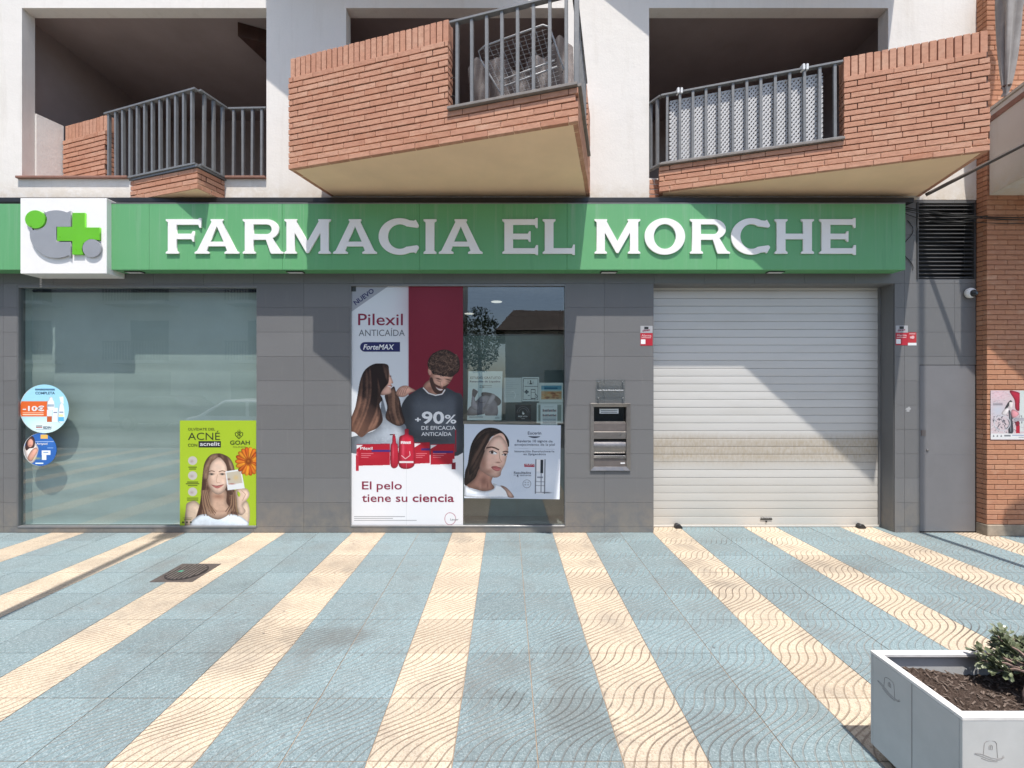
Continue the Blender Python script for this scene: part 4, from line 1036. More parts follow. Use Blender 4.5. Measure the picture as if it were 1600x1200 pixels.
for k, (s_, zz) in enumerate(((1.82, 4.62), (1.82, 4.45), (2.24, 4.74), (2.65, 4.82))):
    p = RK(s_ + .02, .03)
    o = MB().tube([(p.x - .022, p.y - .02, zz), (p.x, p.y - .028, zz + .006), (p.x + .022, p.y - .02, zz)], .004, 6).build('cable_tie', M['cable'], None, (p.x, p.y, zz)); tag(o, ('black cable tie on the leftmost bar of the middle balcony, upper one', 'black cable tie on the leftmost bar of the middle balcony, lower one', 'black cable tie halfway along the middle balcony railing', 'black cable tie in front of the drying rack')[k], 'cable tie', 'cable ties on the middle railing')

# ------------------------------------------------------------------ planter
PX0, PX1, PY0, PY1, PZ = 1.735, 2.62, -3.447, -3.04, .497
pt = thing('planter', 'grey metal planter box with an engraved tower drawing and bare soil', 'planter', ((PX0 + PX1) / 2, (PY0 + PY1) / 2, 0))
zb = .055; rw = .032
for nm, b in (('side_panel', (PX0, PX0 + .012, PY0 + .0125, PY1 - .0125)), ('side_panel', (PX1 - .012, PX1, PY0 + .0125, PY1 - .0125)), ('front_panel', (PX0, PX1, PY0, PY0 + .012)), ('back_panel', (PX0, PX1, PY1 - .012, PY1))):
    MB().box(b[0], b[1], b[2], b[3], zb, PZ - .0145).build(nm, M['planter'], pt, None, .0015)
for b in ((PX0 - .001, PX0 + rw, PY0 + rw + .0004, PY1 - rw - .0004), (PX1 - rw, PX1 + .001, PY0 + rw + .0004, PY1 - rw - .0004), (PX0 - .001, PX1 + .001, PY0 - .001, PY0 + rw), (PX0 - .001, PX1 + .001, PY1 - rw, PY1 + .001)):
    MB().box(b[0], b[1], b[2], b[3], PZ - .014, PZ).build('rim', M['planter_rim'], pt, None, .0015)
MB().box(PX0 + .013, PX1 - .013, PY0 + .013, PY1 - .013, zb, zb + .01).build('bottom', M['planter'], pt)
for x in (PX0 + .09, PX1 - .09):
    for y in (PY0 + .08, PY1 - .08): MB().box(x - .03, x + .03, y - .03, y + .03, 0, zb).build('foot', M['black'], pt)
MB().box(PX0 - .0016, PX0 - .0002, -3.247, -3.2455, zb, PZ - .016).build('panel_joint', M['engrave'], pt)
def engraving(O, U, s):
    def P(a, b): return Vector(O) + Vector(U) * (a * s) + Vector((0, 0, b * s))
    out = [[(-.55, .15), (-.47, 1.0), (-.30, 1.16), (0, 1.2), (.30, 1.16), (.42, 1.0), (.50, -.05)], [(-.12, .55), (-.12, .80), (0, .92), (.12, .80), (.12, .55), (-.12, .55)], [(0, .55), (0, .85)],
           [(-1.15, .28), (-.8, .25), (-.4, .12), (0, -.05), (.45, -.12), (.85, -.06), (.92, .1)], [(-1.2, .24), (-.7, .08), (-.2, -.12), (.3, -.24), (.8, -.16), (1.0, .02)], [(-.7, -.06), (-.2, -.26), (.1, -.3), (.5, -.32)]]
    for ln in out: MB().tube([P(*q) for q in ln], .0010, 4).build('engraved_line', M['engrave'], pt)
engraving((1.842, PY0 - .0004, .345), (1, 0, 0), .052)
engraving((PX0 - .0004, -3.14, .365), (0, -1, 0), .052)
sm = MB()
for k in range(26):
    a = random.uniform(0, 6.28); r_ = .028 * math.sqrt(random.random()); x, z = 1.845 + r_ * 1.3 * math.cos(a), .245 + r_ * math.sin(a)
    sm.lathe([(random.uniform(.006, .016), 0), (.004, .0006)], 8, 'y', (x, PY0 - .0003 - k * .00002, z))
sm.build('scorch_mark', M['ink_black'], pt)
# soil
sv = []; sf = []; NX, NY = 60, 34
for j in range(NY + 1):
    for i in range(NX + 1):
        x = PX0 + .013 + (PX1 - PX0 - .026) * i / NX; y = PY0 + .013 + (PY1 - PY0 - .026) * j / NY
        sv.append((x, y, .405 + .018 * math.sin(x * 9 + y * 5) + random.uniform(-.006, .006)))
for j in range(NY):
    for i in range(NX): a = j * (NX + 1) + i; sf.append((a, a + 1, a + NX + 2, a + NX + 1))
n = NT('potting_soil'); p = n.pos(); c = n.ramp(n.noise(p, 120, 5, .8), [(.25, (.02, .014, .011)), (.5, (.065, .046, .036)), (.7, (.15, .112, .09)), (.8, (.26, .21, .175))])
soil_m = n.pbr(c, .95, 0, n.bump(n.noise(p, 160, 5, .8), .9, .01), .1)
so_ = pydata('soil', sv, sf, soil_m); tag(so_, 'dry brown soil with wood chips filling the planter', 'soil', None, 'stuff')
m = MB()
for k in range(420):
    x, y = random.uniform(PX0 + .03, PX1 - .03), random.uniform(PY0 + .03, PY1 - .03); z = .412 + .018 * math.sin(x * 9 + y * 5); a = random.uniform(0, 3.14); Lc = random.uniform(.004, .014)
    Mx = Matrix.Translation((x, y, z)) @ Matrix.Rotation(a, 4, 'Z') @ Matrix.Rotation(random.uniform(-.5, .5), 4, 'Y'); m.box(-Lc, Lc, -.0025, .0025, -.001, .0015, Mx)
m.build('wood_chips', m_paint('bark_chips', (.12, .088, .068), .9, var=.5, scale=70), so_)['kind'] = 'stuff'
dh = MB().tube([(1.96, -3.42, .425), (2.02, -3.36, .428), (2.12, -3.33, .43), (2.4, -3.32, .425)], .008, 8).build('drip_hose', M['cable'], None, (1.96, -3.42, .425), 0, True); tag(dh, 'black drip irrigation hose lying on the planter soil', 'hose')
# shrub in the planter
sh_ = thing('shrub', 'leafy evergreen shrub with a bent trunk growing in the planter', 'shrub', (2.19, -3.25, .40))
bk = m_paint('shrub_bark', (.20, .135, .11), .9, var=.3, scale=40, bump=.6)
MB().tube([(2.205, -3.27, .39), (2.198, -3.268, .45), (2.225, -3.26, .51), (2.29, -3.245, .54), (2.36, -3.24, .58)], [.013, .012, .011, .010, .008], 10).build('trunk', bk, sh_, None, 0, True)
brs = []
random.seed(11)
for k in range(22):
    a = random.uniform(0, 6.28); r_ = random.uniform(.08, .26); st = Vector((2.24 + .1 * random.random(), -3.255, random.uniform(.48, .55)))
    en = Vector((2.42 + r_ * math.cos(a) * .8, -3.20 + r_ * math.sin(a) * .7, random.uniform(.50, .60))); brs.append((st, en))
for p_ in ((2.18, -3.17, .485), (2.17, -3.12, .50), (2.20, -3.09, .52), (2.24, -3.14, .53), (2.28, -3.08, .54), (2.25, -3.2, .52), (2.31, -3.12, .555)): brs.append((Vector((2.25, -3.255, .53)), Vector(p_)))
m = MB()
for a, b in brs: m.tube([a, (a + b) / 2 + Vector((0, 0, .015)), b], [.006, .005, .0035], 5)
m.build('branches', bk, sh_)['kind'] = 'stuff'
lv_ = MB()
for a, b in brs:
    ax = (b - a).normalized()
    for q in range(44):
        t_ = random.uniform(.55, 1.04); P = a.lerp(b, t_); th = random.uniform(0, 6.28); up = random.uniform(.15, 1.0)
        s1 = ax.orthogonal().normalized(); s2 = ax.cross(s1); dr_ = (s1 * math.cos(th) + s2 * math.sin(th)) * (1.1 - .5 * up) + ax * up * .8 + Vector((0, 0, .25)); dr_.normalize()
        Lf = random.uniform(.026, .048); wd = Lf * .21; sd = dr_.cross(Vector((random.uniform(-.3, .3), random.uniform(-.3, .3), 1))).normalized(); nn = sd.cross(dr_)
        lv_.add([P, P + dr_ * Lf * .45 + sd * wd * .8 + nn * .002, P + dr_ * Lf * .8 + sd * wd + nn * .002, P + dr_ * Lf, P + dr_ * Lf * .8 - sd * wd + nn * .002, P + dr_ * Lf * .45 - sd * wd * .8 + nn * .002, P + dr_ * Lf * .6 - nn * .002],
                [(0, 1, 6), (1, 2, 6), (2, 3, 6), (3, 4, 6), (4, 5, 6), (5, 0, 6)])
n = NT('shrub_leaf'); c = n.ramp(n.noise(n.pos(), 38, 3), [(.3, (.055, .07, .035)), (.5, (.12, .14, .075)), (.68, (.22, .235, .15))]); leaf_m = n.pbr(c, .35, 0, None, .5)
lv_.build('leaves', leaf_m, sh_)['kind'] = 'stuff'

# ------------------------------------------------------------------ poles standing just outside the picture (their shadows are in it)
lp = thing('street_lamp', 'tall grey street lamp whose shadow crosses the pavement at left', 'street lamp', (-3.80, -3.2, 0))
MB().tube([(-3.80, -3.2, 0), (-3.80, -3.2, 9.0)], [.062, .05], 14).build('post', M['rail'], lp, None, 0, True)
MB().lathe([(.11, 0), (.11, .25), (.07, .3)], 14, 'z', (-3.80, -3.2, 0)).build('base', M['rail'], lp)
MB().box(-3.93, -3.67, -3.32, -3.05, 9.0, 9.16).build('lamp_head', M['rail'], lp, None, .02)
sp_ = thing('street_pole', 'slim grey street pole whose shadow climbs the service door', 'pole', (5.075, -1.9, 0))
MB().tube([(5.075, -1.9, 0), (5.075, -1.9, 9.4)], .04, 12).build('post', M['rail'], sp_, None, 0, True)
MB().lathe([(.07, 0), (.07, .05)], 14, 'z', (5.075, -1.9, 0)).build('base', M['rail'], sp_)

rsn = thing('shadow_disc', 'unseen round plate on a post, added to cast a curved shadow on the brick pillar', 'sign', (6.19, -1.55, 0))  # added out of view only for the curved shadow; its real source is unknown
MB().tube([(6.19, -1.55, 0), (6.19, -1.55, 4.75)], .03, 12).build('post', M['rail'], rsn, None, 0, True)
MB().lathe([(.31, 0), (.31, .012)], 40, 'y', (6.19, -1.582, 4.40)).build('plate', M['white_plastic'], rsn)

# ------------------------------------------------------------------ the far side of the street (seen as reflections in the glass)
wmat = m_plaster('far_plaster', (.62, .58, .52)); fw = m_flat('far_window', (.05, .06, .07), .15)
ap = thing('apartment_block', 'pale apartment block with railed balconies across the street', 'building', (-16, -18, 0))
MB().box(-42, -2.9, -26, -17.2, -.1, 11.5).build('wall', wmat, ap)
for fl in range(3):
    for k in range(6):
        xc = -37.5 + 6.2 * k; z0 = 3.1 + 3.0 * fl - .2
        w = MB().box(xc - 1.0, xc + 1.0, -17.24, -17.19, z0 + .2, z0 + 2.3).build('window', fw, ap)
        s = MB().box(xc - 1.6, xc + 1.6, -17.18, -16.2, z0, z0 + .16).build('balcony', m_flat('far_slab', (.55, .5, .44)) if (fl, k) == (0, 0) else bpy.data.materials['far_slab'], ap)
        m = MB().box(xc - 1.6, xc + 1.6, -16.24, -16.2, z0 + 1.06, z0 + 1.12)
        for q in range(22): x = xc - 1.55 + 3.1 * q / 21; m.box(x - .02, x + .02, -16.24, -16.2, z0 + .16, z0 + 1.06)
        m.build('railing', M['rail'], s)['kind'] = 'stuff'
for k in range(6): MB().box(-39.4 + 6.2 * k, -36.4 + 6.2 * k, -17.25, -17.18, .0, 2.5).build('shop_front', fw, ap)
hs = thing('low_house', 'low house with a tiled hip roof across the street', 'building', (10, -18, 0))
MB().box(-.1, 26, -24, -17.6, -.1, 4.7).build('wall', wmat, hs)
MB().add([(-.6, -17.1, 4.7), (26.5, -17.1, 4.7), (26.5, -24.5, 4.7), (-.6, -24.5, 4.7), (.35, -18.9, 6.05), (25, -20.8, 6.3)], [(0, 1, 5, 4), (1, 2, 5), (2, 3, 4, 5), (3, 0, 4)]).build('roof', m_paint('far_roof_tiles', (.13, .095, .075), .9, var=.3, scale=2), hs)
for k in range(5): MB().box(2 + 5 * k, 3.4 + 5 * k, -17.62, -17.58, 1.1, 2.6).build('window', fw, hs)
tr_ = thing('street_tree', 'small leafy tree between the buildings across the street', 'tree', (-1.55, -18.6, 0))
MB().tube([(-1.55, -18.6, 0), (-1.5, -18.6, 2.2), (-1.6, -18.6, 4.2)], [.16, .12, .06], 8).build('trunk', bk, tr_)
m = MB(); random.seed(4)
for k in range(2600):
    while True:
        p = Vector((random.uniform(-1, 1), random.uniform(-1, 1), random.uniform(-1, 1)))
        if p.length < 1 and math.sin(p.x * 7 + 1) * math.sin(p.z * 6) * math.sin(p.y * 6 + 2) > -.25: break
    c = Vector((-1.6 + 1.25 * p.x, -18.6 + 1.2 * p.y, 4.3 + 1.9 * p.z)); a = Vector((random.gauss(0, 1), random.gauss(0, 1), random.gauss(0, 1))).normalized(); b = a.orthogonal().normalized(); s = random.uniform(.05, .11)
    m.add([c - a * s, c - b * s * .5, c + a * s, c + b * s * .5], [(0, 1, 2, 3)])
m.build('crown', m_flat('far_leaf', (.06, .10, .035)), tr_)
def car(x, y, label, col):
    t = thing('parked_car', label, 'car', (x, y, 0), 'cars across the street')
    pr = [(-2.1, .32), (2.1, .32), (2.15, .62), (2.0, .86), (1.15, .98), (.55, 1.42), (-.95, 1.46), (-1.75, 1.0), (-2.1, .92), (-2.15, .6)]
    MB().prism_y([(x + a, b - .11) for a, b in pr], y - .85, y + .85).build('body', m_flat('car_paint_' + col[0], col[1], .2), t, None, .09, True, 3)
    for sy in (y - .853, y + .853):
        MB().prism_y([(x + a, b - .11) for a, b in [(1.0, .98), (.5, 1.36), (-.2, 1.38), (-.2, .98)]], sy - .006, sy + .006).build('side_window', fw, t)
        MB().prism_y([(x + a, b - .11) for a, b in [(-.3, .98), (-.3, 1.38), (-.9, 1.39), (-1.5, 1.0)]], sy - .006, sy + .006).build('side_window', fw, t)
        for wx in (-1.3, 1.3):
            w = MB().lathe([(.31, -.1), (.33, -.06), (.33, .06), (.31, .1)], 20, 'y', (x + wx, sy, .22)).build('wheel', M['black'], t)
            MB().lathe([(.19, -.105), (.19, .105)], 14, 'y', (x + wx, sy, .22)).build('rim', M['steel'], w)
car(-7.3, -8.0, 'white car parked at the kerb of the street', ('white', (.72, .72, .72)))
car(-14.2, -13.0, 'dark grey car parked by the far pavement', ('grey', (.09, .09, .10)))

lettering('Clemsa', xk - .07, .1045, .020, YS - .004, M['ink_black'], rs, .14, .02)

# ------------------------------------------------------------------ printed posters: the picture is drawn into the ink of a fine grid
class Canvas:
    """draws in 'photo pixel' units; ss = grid points per unit (drawn at twice that, then averaged)"""
    def __init__(s, w, h, ss, bg):
        s.w, s.h, s.ss = w, h, ss; s.nx, s.ny = int(round(w * ss)), int(round(h * ss))
        k = ss * 2; s.X, s.Y = np.meshgrid((np.arange(s.nx * 2) + .5) / k * (w * ss / s.nx), (np.arange(s.ny * 2) + .5) / k * (h * ss / s.ny))
        s.A = np.empty((s.ny * 2, s.nx * 2, 3)); s.A[:] = bg; s.T = (1, 0, 0)
        s.rng = np.random.RandomState(3); s.N = np.zeros(s.X.shape)
        for sc, am in ((9, .5), (4, .35), (1.6, .3)):
            gh, gw = int(h / sc) + 3, int(w / sc) + 3; g = s.rng.rand(gh, gw) * 2 - 1; u, v = s.X / sc, s.Y / sc; iu, iv = u.astype(int), v.astype(int); fu, fv = u - iu, v - iv
            s.N += am * ((g[iv, iu] * (1 - fu) + g[iv, iu + 1] * fu) * (1 - fv) + (g[iv + 1, iu] * (1 - fu) + g[iv + 1, iu + 1] * fu) * fv)
    def tr(s, pts): k, ox, oy = s.T; return [(x * k + ox, y * k + oy) for x, y in pts]
    def blend(s, m, col, sl=None):
        sl = sl or (slice(None), slice(None)); c = col if isinstance(col, np.ndarray) else np.array(col, float)
        s.A[sl] = s.A[sl] * (1 - m[..., None]) + c * m[..., None]
    def smooth(s, pts, n=6):
        out = []; L = len(pts)
        for i in range(L):
            p0, p1, p2, p3 = [np.array(pts[(i + k) % L], float) for k in (-1, 0, 1, 2)]
            for q in range(n):
                t = q / n; out.append(tuple(.5 * (2 * p1 + (p2 - p0) * t + (2 * p0 - 5 * p1 + 4 * p2 - p3) * t * t + (3 * p1 - p0 - 3 * p2 + p3) * t ** 3)))
        return out
    def mask(s, pts, smooth=True, soft=0):
        pts = s.tr(pts)
        if smooth: pts = s.smooth(pts)
        P = np.array(pts); pad = 2 + soft * 2
        k = s.ss * 2
        x0, x1 = max(0, int((P[:, 0].min() - pad) * k)), min(s.nx * 2, int((P[:, 0].max() + pad) * k) + 1)
        y0, y1 = max(0, int((P[:, 1].min() - pad) * k)), min(s.ny * 2, int((P[:, 1].max() + pad) * k) + 1)
        if x1 <= x0 or y1 <= y0: return None, None
        sl = (slice(y0, y1), slice(x0, x1)); X, Y = s.X[sl], s.Y[sl]; ins = np.zeros(X.shape, bool)
        for (xa, ya), (xb, yb) in zip(pts, pts[1:] + pts[:1]):
            if ya == yb: continue
            c = (ya > Y) != (yb > Y); ins ^= c & (X < (xb - xa) * (Y - ya) / (yb - ya) + xa)
        m = ins.astype(float)
        if soft:
            r = max(1, int(soft * k))
            for _ in range(2):
                for ax in (0, 1):
                    c = np.cumsum(np.pad(m, [(r, r) if a == ax else (0, 0) for a in (0, 1)], mode='edge'), axis=ax)
                    c = np.concatenate([np.zeros_like(np.take(c, [0], ax)), c], ax); n = m.shape[ax]
                    m = (np.take(c, range(2 * r, 2 * r + n), ax) - np.take(c, range(0, n), ax)) / (2 * r)
        return m, sl
    def poly(s, pts, col, a=1.0, smooth=True, soft=0, vol=.45):
        m, sl = s.mask(pts, smooth, soft)
        if m is None: return None, None
        if smooth and soft == 0 and a > .85 and vol:      # rounded forms: tone falls off towards the outline, light from the upper right
            ys, xs = np.where(m > 0)
            if len(ys) > 40:
                h, w = ys.max() - ys.min() + 1, xs.max() - xs.min() + 1; r = max(1, int(.13 * min(h, w))); b = s.blur(m, r)
                t = 1 - vol * np.clip(1 - b, 0, .5) * 1.5
                gx = (np.arange(m.shape[1])[None, :] - xs.min()) / w - .5; gy = (np.arange(m.shape[0])[:, None] - ys.min()) / h - .5
                t = t * (1 + .16 * gx - .14 * gy) * (1 + .09 * s.N[sl]) * (1 + .22 * vol)
                col = np.clip(np.array(col, float) * t[..., None], 0, 255)
        s.blend(m * a, col, sl); return m, sl
    def blur(s, m, r):
        for _ in range(2):
            for ax in (0, 1):
                c = np.cumsum(np.pad(m, [(r, r) if q == ax else (0, 0) for q in (0, 1)]), axis=ax)
                c = np.concatenate([np.zeros_like(np.take(c, [0], ax)), c], ax); n = m.shape[ax]
                m = (np.take(c, range(2 * r, 2 * r + n), ax) - np.take(c, range(0, n), ax)) / (2 * r)
        return m
    def rect(s, x0, y0, x1, y1, col, a=1.0): s.poly([(x0, y0), (x1, y0), (x1, y1), (x0, y1)], col, a, False)
    def blob(s, cx, cy, rx, ry, col, a=1.0, rot=0, hard=0):
        (cx, cy), = s.tr([(cx, cy)]); k = s.T[0]; rx *= k; ry *= k
        c, q = math.cos(rot), math.sin(rot); dx, dy = s.X - cx, s.Y - cy
        d = ((dx * c + dy * q) / rx) ** 2 + ((-dx * q + dy * c) / ry) ** 2
        m = np.exp(-d * 1.4) if not hard else np.clip((1 - np.sqrt(d)) * hard, 0, 1); s.blend(m * a, col)
    def line(s, pts, w, col, a=1.0):
        for p, q in zip(pts[:-1], pts[1:]):
            d = math.hypot(q[0] - p[0], q[1] - p[1]) or 1; nx, ny = -(q[1] - p[1]) / d * w / 2, (q[0] - p[0]) / d * w / 2
            s.poly([(p[0] + nx, p[1] + ny), (q[0] + nx, q[1] + ny), (q[0] - nx, q[1] - ny), (p[0] - nx, p[1] - ny)], col, a, False)
    def streaks(s, m, sl, f, dark, light, amt=.85, freq=.42):
        """hair: light and dark strands along lines of constant f(X, Y)"""
        k, ox, oy = s.T; U = f((s.X[sl] - ox) / k, (s.Y[sl] - oy) / k) * k * freq
        tab = s.rng.rand(4096); tab = (tab + np.roll(tab, 1) * .8 + np.roll(tab, 2) * .4) / 2.2
        tab2 = np.convolve(s.rng.rand(4096), np.ones(9) / 9, 'same')
        def look(t, u): i = np.floor(u).astype(int); fr = u - i; return t[i % 4096] * (1 - fr) + t[(i + 1) % 4096] * fr
        v = look(tab, U * 1.7 + 2000) * .75 + look(tab2, U * .9 + 900) * 1.1 - .42 + .16 * s.N[sl]
        b = s.blur(m, max(2, int(.10 * min(m.shape)))); v = np.clip((v - .28) / .42, 0, 1) * np.clip(b * 1.5 - .45, .12, 1); v = v[..., None]; c = np.array(dark) * (1 - v) + np.array(light) * v
        s.A[sl] = s.A[sl] * (1 - m[..., None] * amt) + c * m[..., None] * amt
    def done(s, gain=1.0):
        A = np.clip(s.A.reshape(s.ny, 2, s.nx, 2, 3).mean((1, 3)) / 255 * gain, 0, .93)
        return np.where(A <= .04045, A / 12.92, ((A + .055) / 1.055) ** 2.4)

def print_sheet(name, cv, corners, gain=1.0, mask=None, thick=.0012, parent=None, mat=None):
    """grid mesh carrying the drawing; corners are world points (top left, top right, bottom right, bottom left)"""
    A = cv.done(gain); ny, nx = A.shape[:2]; tl, tr_, br, bl = [np.array(c, float) for c in corners]
    u = (np.arange(nx + 1) / nx)[None, :, None]; v = (np.arange(ny + 1) / ny)[:, None, None]
    V = ((tl * (1 - u) + tr_ * u) * (1 - v) + (bl * (1 - u) + br * u) * v).reshape(-1, 3)
    i, j = np.meshgrid(np.arange(nx), np.arange(ny)); a = (j * (nx + 1) + i).ravel()
    C = A.reshape(-1, 3)
    if mask is not None: keep = mask(((i.ravel() + .5) / nx), ((j.ravel() + .5) / ny)); a = a[keep]; C = C[keep]
    F = np.stack([a + nx + 1, a + nx + 2, a + 1, a], 1)
    base = wpos(parent) if parent is not None else (tl + br) / 2
    V = V - np.array(base)
    me = bpy.data.meshes.new(name); n = len(F)
    me.vertices.add(len(V)); me.vertices.foreach_set('co', V.astype(np.float32).ravel())
    me.loops.add(n * 4); me.loops.foreach_set('vertex_index', F.astype(np.int32).ravel()); me.polygons.add(n)
    me.polygons.foreach_set('loop_start', np.arange(n, dtype=np.int32) * 4); me.update(calc_edges=True)
    at = me.attributes.new('ink', 'FLOAT_COLOR', 'CORNER'); col = np.ones((n, 4, 4), np.float32); col[:, :, :3] = C[:, None, :]; at.data.foreach_set('color', col.ravel())
    if mask is not None:
        bm = bmesh.new(); bm.from_mesh(me); bmesh.ops.delete(bm, geom=[v for v in bm.verts if not v.link_faces], context='VERTS'); bm.to_mesh(me); bm.free()
    return mesh_obj(name, me, mat or M['print'], parent, base)

YG = .034      # small sheets hang just behind the glass
YO = .027      # the big posters and stickers are glued on its outside
def corners(px0, py0, px1, py1, y=YG): return [(WX(px0, y), y, WZ(py0, y)), (WX(px1, y), y, WZ(py0, y)), (WX(px1, y), y, WZ(py1, y)), (WX(px0, y), y, WZ(py1, y))]
def poster(label, cat, quad, cv, gain=1.0, name='poster', y=YG):
    t = thing(name, label, cat, ((quad[0][0] + quad[2][0]) / 2, quad[0][1], quad[2][2]))
    print_sheet('printed_sheet', cv, quad, gain, None, .001, t)
    q = [(a, b + .0012, c) for a, b, c in quad]
    MB().add(q, [(0, 1, 2, 3)]).build('paper_back', M['paper'], t); return t
YT = YO - .0012
def txt(body, px, py, h, mat, parent, w=None, bold=0.0, align='LEFT', shear=0.0, rot=0.0, y=None, spacing=1.0):
    y = YT if y is None else y; s = (CAM_D + y) / FPX
    return lettering(body, WX(px, y), WZ(py, y), h * s, y, mat, parent, w * s if w else None, bold, align, shear, rot, spacing=spacing, ext=.0002)

def female_face(c, P, skin, shade, hl):
    """helpers keep the drawing code short: P = dict of ellipses"""
    for k, (cx, cy, rx, ry, col, a, rot) in P.items(): c.blob(cx, cy, rx, ry, col, a, rot)

# ---- tall hair-care poster
c = Canvas(177, 378, 1.5, (212, 216, 219))
c.rect(90, 0, 177, 300, (122, 30, 48)); c.rect(89, 0, 91.5, 250, (206, 206, 210)); c.blob(125, 30, 40, 60, (132, 40, 58), .5)
c.poly([(0, 0), (62, 0), (0, 43)], (158, 161, 167), 1, False); c.rect(0, 0, 9, 10, (62, 66, 66))
c.rect(0, 262, 177, 378, (226, 226, 227))
c.T = (1 / 6.667, -2, 95)
# man
c.poly([(770, 432), (650, 500), (585, 560), (545, 660), (565, 830), (600, 900), (690, 1010), (720, 1115), (1195, 1115), (1195, 570), (1110, 485), (1010, 440), (985, 505), (900, 520), (830, 490)], (74, 79, 86))
c.blob(900, 640, 200, 70, (96, 101, 108), .6); c.blob(620, 700, 60, 150, (48, 51, 56), .7); c.blob(1150, 750, 50, 200, (46, 49, 55), .8); c.blob(880, 980, 220, 60, (52, 55, 60), .7)
for k in range(9): c.line([(640 + 40 * k, 960 + 8 * (k % 3)), (690 + 40 * k, 985 - 6 * (k % 4))], 6, (100, 104, 110), .25)
c.poly([(775, 430), (850, 360), (940, 480), (1010, 450), (985, 500), (905, 515), (830, 488)], (176, 132, 112)); c.blob(850, 450, 50, 40, (130, 90, 75), .7)
c.poly([(830, 215), (855, 300), (842, 350), (862, 430), (900, 488), (955, 498), (1005, 448), (1052, 385), (1092, 305), (1040, 250), (880, 230)], (196, 150, 128))
c.blob(960, 350, 70, 45, (222, 178, 156), .7); c.blob(868, 300, 26, 60, (150, 105, 88), .7)
c.poly([(842, 345), (868, 330), (890, 385), (925, 410), (960, 420), (1000, 418), (1040, 395), (1005, 450), (955, 500), (900, 490), (862, 432)], (66, 46, 40), .93, True, .4)
c.poly([(905, 425), (940, 446), (985, 452), (960, 470), (925, 455)], (226, 205, 196)); c.line([(900, 420), (940, 440), (990, 450)], 9, (110, 60, 56))
c.poly([(965, 360), (985, 430), (955, 425)], (208, 164, 142), .9); c.blob(970, 424, 16, 8, (140, 92, 78), .8)
for x, y, r in ((935, 345, .25), (1040, 355, .25)): c.blob(x, y, 34, 9, (70, 46, 40), .95, r); c.blob(x + 4, y + 24, 26, 6, (96, 62, 54), .8, r)
c.poly([(838, 225), (855, 250), (862, 290), (842, 310), (824, 265)], (190, 140, 122))
hair = [(835, 240), (822, 180), (850, 110), (900, 70), (960, 44), (1030, 44), (1095, 78), (1145, 120), (1160, 190), (1150, 260), (1110, 300), (1070, 325), (1000, 318), (930, 305), (880, 296), (862, 262)]
c.poly(hair, (62, 46, 39))
rg = np.random.RandomState(5)
for k in range(210):
    a = rg.rand() * 6.28; r_ = math.sqrt(rg.rand()); x, y = 995 + 152 * r_ * math.cos(a), 185 + 128 * r_ * math.sin(a)
    col = [(104, 80, 66), (130, 102, 84), (40, 29, 25), (84, 62, 52)][k % 4]; rr = 12 + 12 * rg.rand(); t0 = rg.rand() * 6.28
    c.line([(x + rr * math.cos(t0 + q), y + rr * .8 * math.sin(t0 + q)) for q in (0, .7, 1.4, 2.1, 2.8)], 6, col, .8)
c.line([(775, 438), (830, 495), (905, 518), (975, 505), (1005, 458)], 12, (224, 224, 222))
# woman
c.poly([(345, 560), (395, 700), (480, 800), (575, 815), (600, 880), (560, 1000), (440, 1110), (15, 1118), (8, 970), (120, 930), (300, 850)], (150, 157, 165)); c.blob(150, 1060, 130, 60, (104, 110, 118), .8); c.blob(500, 930, 60, 80, (192, 197, 202), .7)
for k in range(420):
    x, y = rg.randint(20, 590), rg.randint(820, 1110)
    if y > 1120 - (x * .9) * .55: c.blob(x, y, 7, 5, [(206, 210, 214), (128, 134, 142)][k % 2], .35) if k % 3 == 0 else None
m, sl = c.poly([(375, 520), (420, 470), (470, 425), (492, 480), (530, 560), (556, 690), (585, 800), (520, 838), (430, 800), (382, 745), (400, 640)], (70, 50, 45)); c.streaks(m, sl, lambda x, y: x - .22 * y + 20 * np.sin(y / 90), (36, 24, 22), (150, 112, 90))
c.poly([(408, 205), (424, 290), (438, 322), (462, 386), (440, 398), (452, 420), (437, 440), (442, 488), (402, 508), (330, 512), (340, 460), (390, 400)], (206, 160, 140)); c.blob(400, 470, 50, 40, (224, 180, 160), .6)
c.line([(405, 418), (440, 432)], 10, (240, 228, 222)); c.line([(402, 412), (445, 420)], 5, (150, 80, 78)); c.blob(432, 318, 12, 7, (60, 42, 38), .9)
m, sl = c.poly([(335, 184), (250, 195), (165, 255), (118, 360), (92, 500), (66, 640), (22, 760), (8, 880), (60, 905), (130, 955), (200, 905), (270, 875), (318, 838), (352, 780), (342, 700), (320, 610), (352, 560), (330, 505), (368, 440), (412, 385), (416, 300), (410, 205)], (66, 47, 43))
c.streaks(m, sl, lambda x, y: x + .20 * y * (x < 300) - 60 * np.sin((y - 250) / 210.), (30, 20, 19), (138, 102, 84))
k_ = np.clip((c.Y[sl] - 175) / 45, 0, 1) * np.clip((50 - c.X[sl]) / 40 + .25, 0, 1); c.A[sl] = c.A[sl] * (1 - (m * k_ * .45)[..., None]) + np.array((176, 126, 100)) * (m * k_ * .45)[..., None]
c.blob(300, 230, 60, 30, (40, 28, 26), .6)
# hand on the shoulder
c.poly([(488, 500), (510, 455), (545, 425), (600, 415), (650, 440), (695, 468), (640, 492), (592, 528), (552, 535), (515, 528)], (198, 152, 132))
for k in range(4): c.line([(505 + 26 * k, 530 - 8 * k), (528 + 24 * k, 470 - 6 * k), (562 + 18 * k, 432)], 6, (140, 98, 84), .8)
c.blob(560, 450, 30, 14, (222, 180, 160), .6)
